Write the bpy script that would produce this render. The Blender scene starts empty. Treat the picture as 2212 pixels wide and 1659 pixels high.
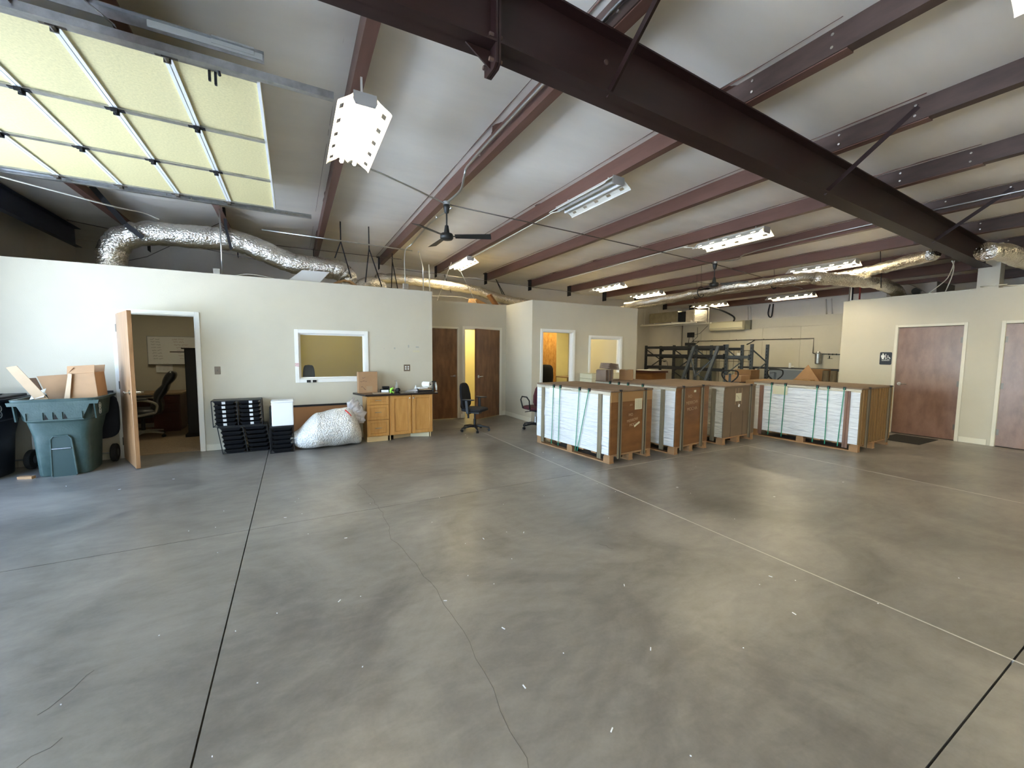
import bpy, bmesh, math, random
from mathutils import Vector, Matrix, noise
random.seed(7)
PI = math.pi
SC = bpy.context.scene
COL = SC.collection

# ------------------------------------------------------------ camera
cam = bpy.data.cameras.new('camera')
cam.sensor_width = 36.0
cam.lens = 36.0 * 868.935 / 2212.0
cam.clip_start = 0.05
cam.clip_end = 200
camo = bpy.data.objects.new('camera', cam)
COL.objects.link(camo)
_yaw, _pitch, _roll = 0.497446645, 0.0773703895, -0.00854220463
_f = Vector((math.sin(_yaw)*math.cos(_pitch), math.cos(_yaw)*math.cos(_pitch), -math.sin(_pitch)))
_r = Vector((math.cos(_yaw), -math.sin(_yaw), 0))
_d = _f.cross(_r)
_r2 = _r*math.cos(_roll) + _d*math.sin(_roll)
_d2 = -_r*math.sin(_roll) + _d*math.cos(_roll)
camo.matrix_world = Matrix(((_r2.x, -_d2.x, -_f.x, 0), (_r2.y, -_d2.y, -_f.y, 0), (_r2.z, -_d2.z, -_f.z, 1.55), (0, 0, 0, 1)))
SC.camera = camo

# ------------------------------------------------------------ world, exposure
SC.view_settings.view_transform = 'Standard'
SC.view_settings.look = 'None'
SC.view_settings.gamma = 1.0
SC.view_settings.use_curve_mapping = False
SC.view_settings.exposure = 1.12
wd = bpy.data.worlds.new('world')
SC.world = wd
wd.use_nodes = True
_nt = wd.node_tree
_bg = _nt.nodes['Background']
_sky = _nt.nodes.new('ShaderNodeTexSky')
_sky.sky_type = 'NISHITA'
_sky.sun_disc = False
_sky.sun_elevation = math.radians(48)
_sky.sun_rotation = math.radians(90)
_nt.links.new(_sky.outputs[0], _bg.inputs[0])
_bg.inputs[1].default_value = 1.25
TUBE_POWER = 26.0

# sun from behind the building: it lights the yard outside the open overhead doors
_s = bpy.data.lights.new('sun', 'SUN'); _s.energy = 46.0; _s.angle = 0.01; _s.color = (.68, .82, 1.0)
_so = bpy.data.objects.new('sun', _s); COL.objects.link(_so)
_so.rotation_euler = (0, math.radians(30), math.radians(12))

def portal(y0, y1, z1):
    l = bpy.data.lights.new('door_portal', 'AREA'); l.shape = 'RECTANGLE'
    l.size = z1; l.size_y = y1 - y0; l.energy = 1
    l.cycles.is_portal = True
    o = bpy.data.objects.new('door_portal', l); COL.objects.link(o)
    o.location = (-4.02, (y0+y1)/2, z1/2); o.rotation_euler = (0, -PI/2, 0)
portal(3.59, 6.65, 3.05)
portal(-1.9, 1.15, 3.05)

# ------------------------------------------------------------ materials
MATS = {}
def mat(name, col, rough=0.6, metal=0.0, n_scale=0, n_amt=0.0, col2=None, stretch=(1, 1, 1), bump=0.0, b_scale=None,
        emit=None, e_str=0, alpha=1.0, trans=0.0, spec=0.5, coat=0.0, detail=4, b_stretch=None, rough2=None, ior=1.45, dist=0.01):
    m = bpy.data.materials.new(name); m.use_nodes = True
    nt = m.node_tree; N = nt.nodes; L = nt.links
    b = N['Principled BSDF']
    b.inputs['Base Color'].default_value = (*col, 1)
    b.inputs['Roughness'].default_value = rough
    b.inputs['Metallic'].default_value = metal
    b.inputs['Specular IOR Level'].default_value = spec
    b.inputs['Coat Weight'].default_value = coat
    b.inputs['IOR'].default_value = ior
    if trans: b.inputs['Transmission Weight'].default_value = trans
    if alpha < 1: b.inputs['Alpha'].default_value = alpha
    if emit:
        b.inputs['Emission Color'].default_value = (*emit, 1)
        b.inputs['Emission Strength'].default_value = e_str
    tc = None
    def coords(st):
        nonlocal tc
        if tc is None: tc = N.new('ShaderNodeTexCoord')
        mp = N.new('ShaderNodeMapping'); mp.inputs['Scale'].default_value = st
        L.new(tc.outputs['Object'], mp.inputs['Vector'])
        return mp.outputs[0]
    if n_scale:
        nz = N.new('ShaderNodeTexNoise'); nz.inputs['Scale'].default_value = n_scale; nz.inputs['Detail'].default_value = detail
        nz.inputs['Roughness'].default_value = 0.6
        L.new(coords(stretch), nz.inputs['Vector'])
        rp = N.new('ShaderNodeValToRGB')
        c2 = col2 if col2 else tuple(c*(1-n_amt) for c in col)
        rp.color_ramp.elements[0].position = 0.32; rp.color_ramp.elements[0].color = (*c2, 1)
        rp.color_ramp.elements[1].position = 0.68; rp.color_ramp.elements[1].color = (*col, 1)
        L.new(nz.outputs['Fac'], rp.inputs[0]); L.new(rp.outputs[0], b.inputs['Base Color'])
        if rough2 is not None:
            mr = N.new('ShaderNodeMapRange'); mr.inputs[3].default_value = rough; mr.inputs[4].default_value = rough2
            L.new(nz.outputs['Fac'], mr.inputs[0]); L.new(mr.outputs[0], b.inputs['Roughness'])
    if bump:
        bz = N.new('ShaderNodeTexNoise'); bz.inputs['Scale'].default_value = b_scale or 40; bz.inputs['Detail'].default_value = 3
        L.new(coords(b_stretch or (1, 1, 1)), bz.inputs['Vector'])
        bp = N.new('ShaderNodeBump'); bp.inputs['Strength'].default_value = bump; bp.inputs['Distance'].default_value = dist
        L.new(bz.outputs['Fac'], bp.inputs['Height']); L.new(bp.outputs[0], b.inputs['Normal'])
    MATS[name] = m
    return m

mat('cream_wall', (.60, .565, .47), .62, n_scale=1.3, n_amt=.06, bump=.25, b_scale=90, dist=.004)
mat('olive_wall', (.60, .52, .20), .6, n_scale=1.1, n_amt=.08)
mat('yellow_wall', (.80, .72, .40), .6, n_scale=1.1, n_amt=.08, bump=.2, b_scale=80, dist=.004)
mat('cream_trim', (.74, .71, .61), .4)
mat('white_trim', (.86, .86, .84), .4)
mat('room_lid', (.55, .5, .36), .8)
mat('insulation', (.94, .885, .80), .36, n_scale=.8, n_amt=.10, stretch=(.5, 2, 1), bump=.38, b_scale=1.6, b_stretch=(.3, 2.2, 1), dist=.05, spec=.6)
mat('insulation_wall', (.70, .655, .59), .45, n_scale=.8, n_amt=.12, bump=.5, b_scale=3, b_stretch=(1.2, 2, .35), dist=.04)
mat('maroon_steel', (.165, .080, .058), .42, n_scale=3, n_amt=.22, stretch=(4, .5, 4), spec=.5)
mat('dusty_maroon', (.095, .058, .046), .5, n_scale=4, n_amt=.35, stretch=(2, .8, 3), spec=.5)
mat('rafter_shaded_maroon', (.026, .010, .0085), .45, n_scale=3, n_amt=.3, stretch=(.6, 3, 3))  # purlin maroon darkened: shade on the near face is put into the colour
mat('shaded_navy_steel', (.045, .055, .095), .5)  # navy stands in for the shadow lying on the eave beam
mat('galvanized', (.55, .56, .57), .33, 1.0, n_scale=14, n_amt=.3)
mat('conduit_steel', (.62, .62, .60), .3, 1.0)
mat('bolt_zinc', (.8, .78, .72), .25, 1.0)
mat('foil', (.84, .80, .72), .2, 1.0, n_scale=9, n_amt=.15, bump=1.0, b_scale=34, dist=.022, b_stretch=(1, 1, 1))
mat('light_housing', (.74, .71, .62), .4)
mat('housing_end', (.42, .40, .37), .5)
mat('tube_lit', (1, .95, .8), .4, emit=(1.0, .87, .60), e_str=TUBE_POWER)
mat('tube_off', (.9, .9, .88), .25)
mat('room_lamp', (1, 1, .9), .4, emit=(1.0, .84, .46), e_str=13.0)
mat('black_plastic', (.012, .013, .016), .4, n_scale=20, n_amt=.2)
mat('black_matte', (.012, .012, .014), .75)
mat('black_fabric', (.012, .013, .018), .9, bump=.4, b_scale=200, dist=.003)
mat('black_leather', (.02, .021, .024), .3, bump=.25, b_scale=60, dist=.004)
mat('maroon_fabric', (.065, .012, .020), .9, bump=.3, b_scale=200, dist=.003)
mat('grey_arm', (.25, .24, .21), .4)
mat('fan_black', (.02, .022, .022), .45)
mat('door_foam', (.78, .68, .36), .8, n_scale=55, n_amt=.16, bump=.3, b_scale=80, dist=.003)
mat('carpet', (.30, .22, .15), .95, n_scale=60, n_amt=.3, bump=.4, b_scale=300, dist=.004)
mat('door_wood_warm', (.42, .235, .115), .3, n_scale=3.0, col2=(.28, .14, .06), stretch=(5, 5, .7), spec=.6)
mat('door_wood_dark', (.235, .115, .048), .36, n_scale=3.4, col2=(.12, .05, .02), stretch=(3, 3, .8), detail=6, spec=.6)
mat('door_wood_grey', (.27, .155, .115), .3, n_scale=2.6, col2=(.165, .085, .055), stretch=(2.4, 2.4, 1.0), detail=7, spec=.7)
mat('chrome', (.8, .8, .8), .15, 1.0)
mat('hinge_metal', (.16, .14, .12), .4, .8)
mat('cabinet_maple', (.56, .30, .095), .38, n_scale=4, col2=(.46, .225, .06), stretch=(6, 6, .8), spec=.5)
mat('cabinet_inside', (.60, .45, .25), .6)
mat('counter_black', (.03, .02, .018), .12, n_scale=50, n_amt=.5)
mat('cardboard', (.42, .25, .135), .8, n_scale=5, n_amt=.12)
mat('cardboard_dark', (.30, .165, .075), .8, n_scale=5, n_amt=.15)
mat('cardboard_pale', (.52, .38, .25), .85, n_scale=5, n_amt=.1)
mat('cardboard_grey', (.22, .16, .125), .85, n_scale=5, n_amt=.2)
mat('packing_tape', (.42, .29, .18), .2)
mat('kraft_orange', (.235, .102, .030), .45, n_scale=2.2, col2=(.145, .058, .017), stretch=(.8, .8, 3), spec=.5)
mat('kraft_top', (.33, .185, .075), .6)
mat('crate_lid', (.235, .165, .115), .8, n_scale=3, n_amt=.25)
mat('ribbed_board', (.25, .145, .052), .6, n_scale=3, n_amt=.2, stretch=(5, 5, .5))
mat('plain_board', (.19, .13, .08), .75, n_scale=3, n_amt=.15)
mat('edge_post', (.25, .21, .14), .55, n_scale=3, n_amt=.3, stretch=(4, 4, .8))
mat('edge_post_red', (.26, .14, .10), .5, n_scale=3, n_amt=.35, stretch=(4, 4, .8))
mat('pallet_wood', (.42, .24, .12), .8, n_scale=5, n_amt=.25, stretch=(3, 1, 3))
mat('poly_wrap', (.82, .84, .88), .3, n_scale=2.5, n_amt=.08, bump=1.0, b_scale=3.2, b_stretch=(1.2, 1.2, 7), dist=.035, spec=.6)
mat('wrap_tan', (.62, .57, .47), .4, n_scale=2.5, n_amt=.08, bump=.9, b_scale=2.4, b_stretch=(1.5, 1.6, 6), dist=.11, spec=.6)
mat('strap_green', (.015, .26, .15), .35)
mat('strap_black', (.012, .012, .014), .5)
mat('paper_white', (.85, .86, .86), .6)
mat('paper_cream', (.66, .62, .45), .6)
mat('ink_dark', (.06, .05, .07), .7)
mat('ink_red', (.30, .08, .07), .7)
mat('chalk', (.42, .29, .18), .8)
mat('bin_green', (.03, .062, .06), .42, n_scale=9, col2=(.055, .09, .085), bump=.15, b_scale=60, spec=.5)
mat('bin_blue', (.012, .016, .028), .45, n_scale=6, n_amt=.3)
mat('emblem', (.35, .37, .36), .5)
mat('rubber', (.02, .02, .02), .8)
mat('foam_white', (.86, .88, .92), .7, bump=.3, b_scale=120, dist=.003)
mat('desk_maroon', (.07, .022, .017), .35)
mat('desk_top', (.30, .20, .11), .35)
mat('osb', (.50, .26, .07), .8, n_scale=14, col2=(.30, .13, .025), stretch=(1, 1, .5), detail=6)
mat('rack_blue', (.10, .125, .155), .45, .2, n_scale=8, n_amt=.3)
mat('rack_dark', (.03, .034, .042), .5, .2)
mat('split_cream', (.80, .74, .52), .35)
mat('grey_panel', (.20, .20, .16), .4, .3)
mat('grey_bin', (.20, .23, .27), .5)
mat('brown_panel', (.30, .145, .06), .5)
mat('neon_green', (.33, .85, .10), .4)
mat('sign_navy', (.008, .012, .022), .35)
mat('outlet_bronze', (.20, .16, .12), .4, .4)
mat('red_plastic', (.5, .03, .02), .4)
mat('glass_clear', (.95, .97, .97), .03, trans=1.0, ior=1.2)
mat('clear_plastic', (.9, .92, .93), .1, alpha=.35)
mat('glass_pane', (.9, .95, .92), .02, alpha=.03, spec=.6)
mat('gap_dark', (.015, .014, .013), .9)
mat('joint_fill', (.50, .48, .44), .6)
mat('crack_dark', (.11, .10, .09), .9)
mat('yard_concrete', (.80, .79, .77), .8, n_scale=1, n_amt=.1)
mat('smudge', (.62, .58, .42), .8)
mat('smudge_grey', (.42, .42, .38), .8)
mat('ac_metal', (.46, .42, .30), .3, .9, n_scale=6, n_amt=.2)
mat('copper_red', (.30, .04, .03), .5)
mat('carpet_roll', (.17, .13, .08), .95, n_scale=7, n_amt=.5, stretch=(3, 3, .5))

mat('bin_green_dark', (.022, .05, .05), .45)
mat('room_lamp_dim', (1, 1, .9), .4, emit=(1.0, .84, .44), e_str=30.0)
mat('room_lamp_low', (1, 1, .9), .4, emit=(1.0, .88, .6), e_str=14.0)
mat('clear_bag', (.90, .86, .88), .12, alpha=.45, bump=.8, b_scale=14, dist=.02, spec=.8)
mat('sticker_red', (.55, .22, .25), .5, n_scale=60, col2=(.85, .8, .8))

def floor_mat():
    m = bpy.data.materials.new('polished_concrete'); m.use_nodes = True
    nt = m.node_tree; N = nt.nodes; L = nt.links; b = N['Principled BSDF']
    tc = N.new('ShaderNodeTexCoord')
    def noi(scale, det, st=(1, 1, 1), dist=0.0):
        mp = N.new('ShaderNodeMapping'); mp.inputs['Scale'].default_value = st
        mp.inputs['Rotation'].default_value = (0, 0, .5)
        L.new(tc.outputs['Object'], mp.inputs['Vector'])
        n = N.new('ShaderNodeTexNoise'); n.inputs['Scale'].default_value = scale; n.inputs['Detail'].default_value = det
        n.inputs['Roughness'].default_value = .62; n.inputs['Distortion'].default_value = dist
        L.new(mp.outputs[0], n.inputs['Vector']); return n
    a = noi(.9, 6, dist=.8); c = noi(5, 8, (1, 2.2, 1), .4); e = noi(60, 3)
    mx = N.new('ShaderNodeMath'); mx.operation = 'MULTIPLY_ADD'; mx.inputs[1].default_value = .70
    L.new(a.outputs['Fac'], mx.inputs[0])
    m2 = N.new('ShaderNodeMath'); m2.operation = 'MULTIPLY'; m2.inputs[1].default_value = .24
    L.new(c.outputs['Fac'], m2.inputs[0]); L.new(m2.outputs[0], mx.inputs[2])
    m3 = N.new('ShaderNodeMath'); m3.operation = 'MULTIPLY_ADD'; m3.inputs[1].default_value = .07
    L.new(e.outputs['Fac'], m3.inputs[0]); L.new(mx.outputs[0], m3.inputs[2])
    rp = N.new('ShaderNodeValToRGB'); cr = rp.color_ramp
    cr.interpolation = 'B_SPLINE'; cr.elements[0].position = .30; cr.elements[0].color = (.085, .080, .073, 1)
    cr.elements[1].position = .72; cr.elements[1].color = (.34, .322, .29, 1)
    k = cr.elements.new(.5); k.color = (.190, .179, .162, 1)
    L.new(m3.outputs[0], rp.inputs[0]); L.new(rp.outputs[0], b.inputs['Base Color'])
    mr = N.new('ShaderNodeMapRange'); mr.inputs[3].default_value = .285; mr.inputs[4].default_value = .40
    L.new(a.outputs['Fac'], mr.inputs[0]); L.new(mr.outputs[0], b.inputs['Roughness'])
    bp = N.new('ShaderNodeBump'); bp.inputs['Strength'].default_value = .06; bp.inputs['Distance'].default_value = .003
    L.new(c.outputs['Fac'], bp.inputs['Height']); L.new(bp.outputs[0], b.inputs['Normal'])
    b.inputs['Specular IOR Level'].default_value = .55
    MATS['concrete'] = m
floor_mat()

def peanut_mat():
    m = bpy.data.materials.new('packing_peanuts'); m.use_nodes = True
    nt = m.node_tree; N = nt.nodes; L = nt.links; b = N['Principled BSDF']
    tc = N.new('ShaderNodeTexCoord')
    v = N.new('ShaderNodeTexVoronoi'); v.inputs['Scale'].default_value = 46
    L.new(tc.outputs['Object'], v.inputs['Vector'])
    rp = N.new('ShaderNodeValToRGB'); rp.color_ramp.elements[0].color = (.86, .85, .83, 1); rp.color_ramp.elements[1].color = (.66, .64, .63, 1)
    rp.color_ramp.elements[0].position = .25; rp.color_ramp.elements[1].position = .75
    L.new(v.outputs['Distance'], rp.inputs[0]); L.new(rp.outputs[0], b.inputs['Base Color'])
    bp = N.new('ShaderNodeBump'); bp.inputs['Strength'].default_value = 1; bp.inputs['Distance'].default_value = .014; bp.invert = True
    L.new(v.outputs['Distance'], bp.inputs['Height']); L.new(bp.outputs[0], b.inputs['Normal'])
    b.inputs['Roughness'].default_value = .35; b.inputs['Coat Weight'].default_value = .5; b.inputs['Coat Roughness'].default_value = .1
    MATS['peanuts'] = m
peanut_mat()

# ------------------------------------------------------------ mesh builder
class M:
    def __init__(s): s.v = []; s.f = []
    def add(s, vs, fs):
        n = len(s.v); s.v += [Vector(p) for p in vs]; s.f += [tuple(i+n for i in f) for f in fs]; return s
    def box(s, x0, x1, y0, y1, z0, z1):
        return s.add([(x0, y0, z0), (x1, y0, z0), (x1, y1, z0), (x0, y1, z0), (x0, y0, z1), (x1, y0, z1), (x1, y1, z1), (x0, y1, z1)],
                     [(3, 2, 1, 0), (4, 5, 6, 7), (0, 1, 5, 4), (1, 2, 6, 5), (2, 3, 7, 6), (3, 0, 4, 7)])
    def obox(s, c, size, rot=None):
        hx, hy, hz = [k/2 for k in size]
        R = rot if rot is not None else Matrix.Identity(3)
        n = M().box(-hx, hx, -hy, hy, -hz, hz)
        return s.add([R @ p + Vector(c) for p in n.v], n.f)
    def bar(s, p0, p1, w, h, up=(0, 0, 1)):
        p0, p1 = Vector(p0), Vector(p1); d = (p1-p0); L = d.length; d.normalize()
        u = Vector(up)
        if abs(u.dot(d)) > .98: u = Vector((1, 0, 0))
        a = d.cross(u).normalized(); b = a.cross(d)
        R = Matrix((a, d, b)).transposed()
        return s.obox((p0+p1)/2, (w, L, h), R)
    def cyl(s, p0, p1, r0, r1=None, n=12, caps=True):
        p0, p1 = Vector(p0), Vector(p1); r1 = r0 if r1 is None else r1
        d = (p1-p0).normalized(); u = Vector((0, 0, 1)) if abs(d.z) < .9 else Vector((1, 0, 0))
        a = d.cross(u).normalized(); b = d.cross(a)
        vs = []
        for p, r in ((p0, r0), (p1, r1)):
            for i in range(n):
                t = 2*PI*i/n; vs.append(p + a*r*math.cos(t) + b*r*math.sin(t))
        fs = [(i, (i+1) % n, n+(i+1) % n, n+i) for i in range(n)]
        if caps: fs += [tuple(range(n-1, -1, -1)), tuple(range(n, 2*n))]
        return s.add(vs, fs)
    def tube(s, pts, r, n=8, closed=False, caps=True, flat=1.0):
        pts = [Vector(p) for p in pts]; K = len(pts)
        rs = r if isinstance(r, (list, tuple)) else [r]*K
        vs = []; fs = []
        tan = []
        for i in range(K):
            a = pts[(i-1) % K] if (closed or i > 0) else pts[i]
            b = pts[(i+1) % K] if (closed or i < K-1) else pts[i]
            tan.append((b-a).normalized())
        u = Vector((0, 0, 1)) if abs(tan[0].z) < .9 else Vector((1, 0, 0))
        nrm = (u - tan[0]*u.dot(tan[0])).normalized()
        for i in range(K):
            nrm = (nrm - tan[i]*nrm.dot(tan[i])).normalized()
            bi = tan[i].cross(nrm)
            for k in range(n):
                t = 2*PI*k/n; vs.append(pts[i] + nrm*rs[i]*flat*math.cos(t) + bi*rs[i]*math.sin(t))
        R = K if closed else K-1
        for i in range(R):
            j = (i+1) % K
            for k in range(n):
                fs.append((i*n+k, i*n+(k+1) % n, j*n+(k+1) % n, j*n+k))
        if caps and not closed: fs += [tuple(range(n-1, -1, -1)), tuple(range((K-1)*n, K*n))]
        return s.add(vs, fs)
    def lathe(s, prof, c=(0, 0, 0), n=16, axis=None):
        vs = []; fs = []; K = len(prof)
        for r, z in prof:
            for i in range(n):
                t = 2*PI*i/n; p = Vector((r*math.cos(t), r*math.sin(t), z))
                if axis is not None: p = axis @ p
                vs.append(p + Vector(c))
        for k in range(K-1):
            for i in range(n):
                fs.append((k*n+i, k*n+(i+1) % n, (k+1)*n+(i+1) % n, (k+1)*n+i))
        fs += [tuple(range(n-1, -1, -1)), tuple(range((K-1)*n, K*n))]
        return s.add(vs, fs)
    def prism(s, poly, ax, c0, c1):
        def P(a, b, c): return {'x': (c, a, b), 'y': (a, c, b), 'z': (a, b, c)}[ax]
        n = len(poly)
        vs = [P(a, b, c0) for a, b in poly] + [P(a, b, c1) for a, b in poly]
        fs = [(i, (i+1) % n, n+(i+1) % n, n+i) for i in range(n)] + [tuple(range(n-1, -1, -1)), tuple(range(n, 2*n))]
        return s.add(vs, fs)
    def loft(s, rings, caps=True):
        n = len(rings[0]); vs = [p for r in rings for p in r]; fs = []
        for k in range(len(rings)-1):
            for i in range(n): fs.append((k*n+i, k*n+(i+1) % n, (k+1)*n+(i+1) % n, (k+1)*n+i))
        if caps: fs += [tuple(range(n-1, -1, -1)), tuple(range((len(rings)-1)*n, len(rings)*n))]
        return s.add(vs, fs)
    def grid(s, fn, nu, nv):
        vs = [fn(i/nu, j/nv) for j in range(nv+1) for i in range(nu+1)]
        fs = [(j*(nu+1)+i, j*(nu+1)+i+1, (j+1)*(nu+1)+i+1, (j+1)*(nu+1)+i) for j in range(nv) for i in range(nu)]
        return s.add(vs, fs)
    def xf(s, Mx):
        s.v = [Mx @ p for p in s.v]; return s

def obj(name, m, material, parent=None, w=False, smooth=False, bevel=0, seg=1, sub=0, solid=0):
    """links one mesh object; w: coordinates are world ones"""
    off = Vector((0, 0, 0))
    if w:
        if parent is not None:
            q = parent
            while q is not None: off += q.location; q = q.parent
        else:
            xs = [p.x for p in m.v]; ys = [p.y for p in m.v]; zs = [p.z for p in m.v]
            off = Vector(((min(xs)+max(xs))/2, (min(ys)+max(ys))/2, min(zs)))
    me = bpy.data.meshes.new(name)
    me.from_pydata([p-off for p in m.v], [], m.f)
    bm = bmesh.new(); bm.from_mesh(me); bmesh.ops.recalc_face_normals(bm, faces=bm.faces); bm.to_mesh(me); bm.free()
    me.materials.append(MATS[material])
    if smooth: me.shade_smooth()
    o = bpy.data.objects.new(name, me); COL.objects.link(o)
    if parent is not None: o.parent = parent
    elif w: o.location = off
    if bevel:
        b = o.modifiers.new('bevel', 'BEVEL'); b.width = bevel; b.segments = seg; b.limit_method = 'ANGLE'; b.angle_limit = .7
    if sub:
        q = o.modifiers.new('subdivision', 'SUBSURF'); q.levels = sub; q.render_levels = sub
    if solid:
        q = o.modifiers.new('solidify', 'SOLIDIFY'); q.thickness = solid; q.offset = 0
    return o
def tag(o, label, cat, group=None, kind=None):
    o['label'] = label; o['category'] = cat
    if group: o['group'] = group
    if kind: o['kind'] = kind
    return o
def thing(name, label, cat, loc=(0, 0, 0), rz=0, group=None):
    o = bpy.data.objects.new(name, None); COL.objects.link(o); o.empty_display_size = .1
    o.location = loc; o.rotation_euler = (0, 0, rz)
    return tag(o, label, cat, group)
def struct(name, m, material, **k):
    o = obj(name, m, material, **k)
    if o.parent is None: o['kind'] = 'structure'
    return o
def dup(root, loc=None, rz=None, label=None, group=None):
    r = root.copy(); COL.objects.link(r)
    if loc is not None: r.location = loc
    if rz is not None: r.rotation_euler = (0, 0, rz)
    if label: r['label'] = label
    if group: r['group'] = group
    for ch in list(root.children):
        c = ch.copy(); COL.objects.link(c); c.parent = r
        for g in list(ch.children):
            d = g.copy(); COL.objects.link(d); d.parent = c
    return r
def text(name, s, size, Mx, material, parent, w=False):
    cu = bpy.data.curves.new(name, 'FONT'); cu.body = s; cu.size = size; cu.extrude = .0008
    cu.align_x = 'CENTER'; cu.align_y = 'CENTER'
    t = bpy.data.objects.new(name, cu); COL.objects.link(t)
    bpy.context.view_layer.update()
    me = bpy.data.meshes.new_from_object(t.evaluated_get(bpy.context.evaluated_depsgraph_get()))
    bpy.data.objects.remove(t)
    me.name = name
    off = Vector((0, 0, 0))
    if w:
        q = parent
        while q is not None: off += q.location; q = q.parent
    me.transform(Matrix.Translation(-off) @ Mx)
    me.materials.clear(); me.materials.append(MATS[material])
    o = bpy.data.objects.new(name, me); COL.objects.link(o); o.parent = parent
    return o
def frame(o, ax, up):
    """matrix with local x = ax, local y = up, at point o"""
    ax = Vector(ax).normalized(); up = Vector(up).normalized(); n = ax.cross(up)
    Mx = Matrix((ax, up, n)).transposed().to_4x4(); Mx.translation = Vector(o); return Mx
def scribble(m, o, ax, up, width, h, words=2, r=.002, rnd=random):
    """a line of handwriting as a thin raised stroke"""
    o = Vector(o); ax = Vector(ax); up = Vector(up)
    x = 0
    for wd_ in range(words):
        wl = width/words*.8; pts = []; k = max(4, int(wl/h*3))
        for i in range(k):
            pts.append(o + ax*(x+wl*i/(k-1)) + up*(h*(rnd.random()-.5)))
        m.tube(pts, r, 3)
        x += width/words
def smoothpath(pts, n=8):
    pts = [Vector(p) for p in pts]; out = []
    for i in range(len(pts)-1):
        p0 = pts[max(i-1, 0)]; p1 = pts[i]; p2 = pts[i+1]; p3 = pts[min(i+2, len(pts)-1)]
        for k in range(n):
            t = k/n
            out.append(.5*((2*p1)+(p2-p0)*t+(2*p0-5*p1+4*p2-p3)*t*t+(-p0+3*p1-3*p2+p3)*t**3))
    out.append(pts[-1]); return out
# ------------------------------------------------------------ setting: floor
XR, YB, XL, YF, ZW = 14.6, 11.8, -3.9, -5.0, 2.71
RX = 1.2                                    # ridge
def zp(x):                                  # underside of the purlins
    return 3.832 - .039*abs(x - RX)
fl = struct('floor', M().box(XL-.1, XR+.1, YF-.1, YB+.1, -.16, -.03), 'gap_dark')
xs = [XL-.1, -.38, 3.2, 6.78, 10.36, XR+.1]; ys = [YF-.1, -3.09, .48, 4.05, 7.66, YB+.1]
for i in range(5):
    for j in range(5):
        g = .004
        obj('slab', M().box(xs[i]+g*(i > 0), xs[i+1]-g*(i < 4), ys[j]+g*.95*(j > 0), ys[j+1]-g*.95*(j < 4), -.03, 0), 'concrete', fl)
for x in (3.2, 6.78, 10.36):
    obj('joint_filler', M().box(x-.0055, x+.0055, YF, YB, -.028, .0008), 'joint_fill', fl)
obj('joint_filler', M().box(3.3, XR, 4.0474, 4.0526, -.028, .0006), 'joint_fill', fl)
def crack(pts, r=.0009):
    m = M(); out = []
    for i in range(len(pts)-1):
        a = Vector((*pts[i], .0008)); b = Vector((*pts[i+1], .0008))
        for k in range(7):
            out.append(a.lerp(b, k/7) + Vector((random.uniform(-.014, .014), random.uniform(-.012, .012), 0)))
    for i in range(len(out)-1): m.bar(out[i], out[i+1], r*2, .0006)
    return m
obj('crack', crack([(.72, 5.1), (.62, 4.9), (.69, 4.4), (.71, 3.9), (.68, 3.3), (.76, 2.63), (.80, 2.0), (.73, 1.23), (.75, .9)]), 'crack_dark', fl)
for a, b in (((-1.0, 2.35), (-.86, 2.62)), ((-1.03, 1.98), (-.82, 2.2)), ((-.62, 1.47), (-.68, 1.72)), ((2.15, 2.45), (2.2, 2.3))):
    obj('scuff_mark', crack([a, b], .0011), 'crack_dark', fl)
struct('yard', M().box(-40, XL-.24, -30, 40, -.25, -.05), 'yard_concrete')

# ------------------------------------------------------------ outer walls
def wall_y(x0, x1, y0, y1, z1, holes):
    """wall running in x with rectangular holes (hx0,hx1,hz0,hz1)"""
    m = M(); holes = sorted(holes); x = x0
    for a, b, c, d in holes:
        m.box(x, a, y0, y1, 0, z1)
        if c > 0: m.box(a, b, y0, y1, 0, c)
        if d < z1: m.box(a, b, y0, y1, d, z1)
        x = b
    m.box(x, x1, y0, y1, 0, z1); return m
def wall_x(y0, y1, x0, x1, z1, holes):
    m = M(); holes = sorted(holes); y = y0
    for a, b, c, d in holes:
        m.box(x0, x1, y, a, 0, z1)
        if c > 0: m.box(x0, x1, a, b, 0, c)
        if d < z1: m.box(x0, x1, a, b, d, z1)
        y = b
    m.box(x0, x1, y, y1, 0, z1); return m
struct('wall_left', wall_x(YF, YB, XL-.12, XL, 3.95, [(3.59, 6.65, 0, 3.05), (-1.9, 1.15, 0, 3.05)]), 'insulation_wall')
struct('wall_front', M().box(XL-.12, XR+.12, YF-.12, YF, 0, 4.1), 'cream_wall')
struct('wall_back', M().box(XL-.12, XR+.12, YB, YB+.12, 0, 4.2), 'insulation_wall')
wr = struct('wall_right', M().box(XR+.02, XR+.14, YF, YB, 0, 4.0), 'insulation_wall')
obj('liner_board', M().box(XR, XR+.02, 4.4, YB, 2.5, 2.82), 'cream_wall', wr)
y = 4.7
while y < YB:
    obj('wall_panel', M().box(XR+.001, XR+.02, y+.002, min(y+1.216, YB), 0, 2.495), 'cream_wall', wr); y += 1.22
obj('wall_panel', M().box(XR+.001, XR+.02, YF, 4.698, 0, 2.495), 'cream_wall', wr)
m = M()
for y in (6.3, 6.45, 8.8, 8.9): m.tube([(XR+.0, y, 2.83), (XR-.03, y+.01, 3.0), (XR+.01, y+.05, 3.3)], .02, 6)
obj('insulation_fold', m, 'insulation_wall', wr, smooth=True)

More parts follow.
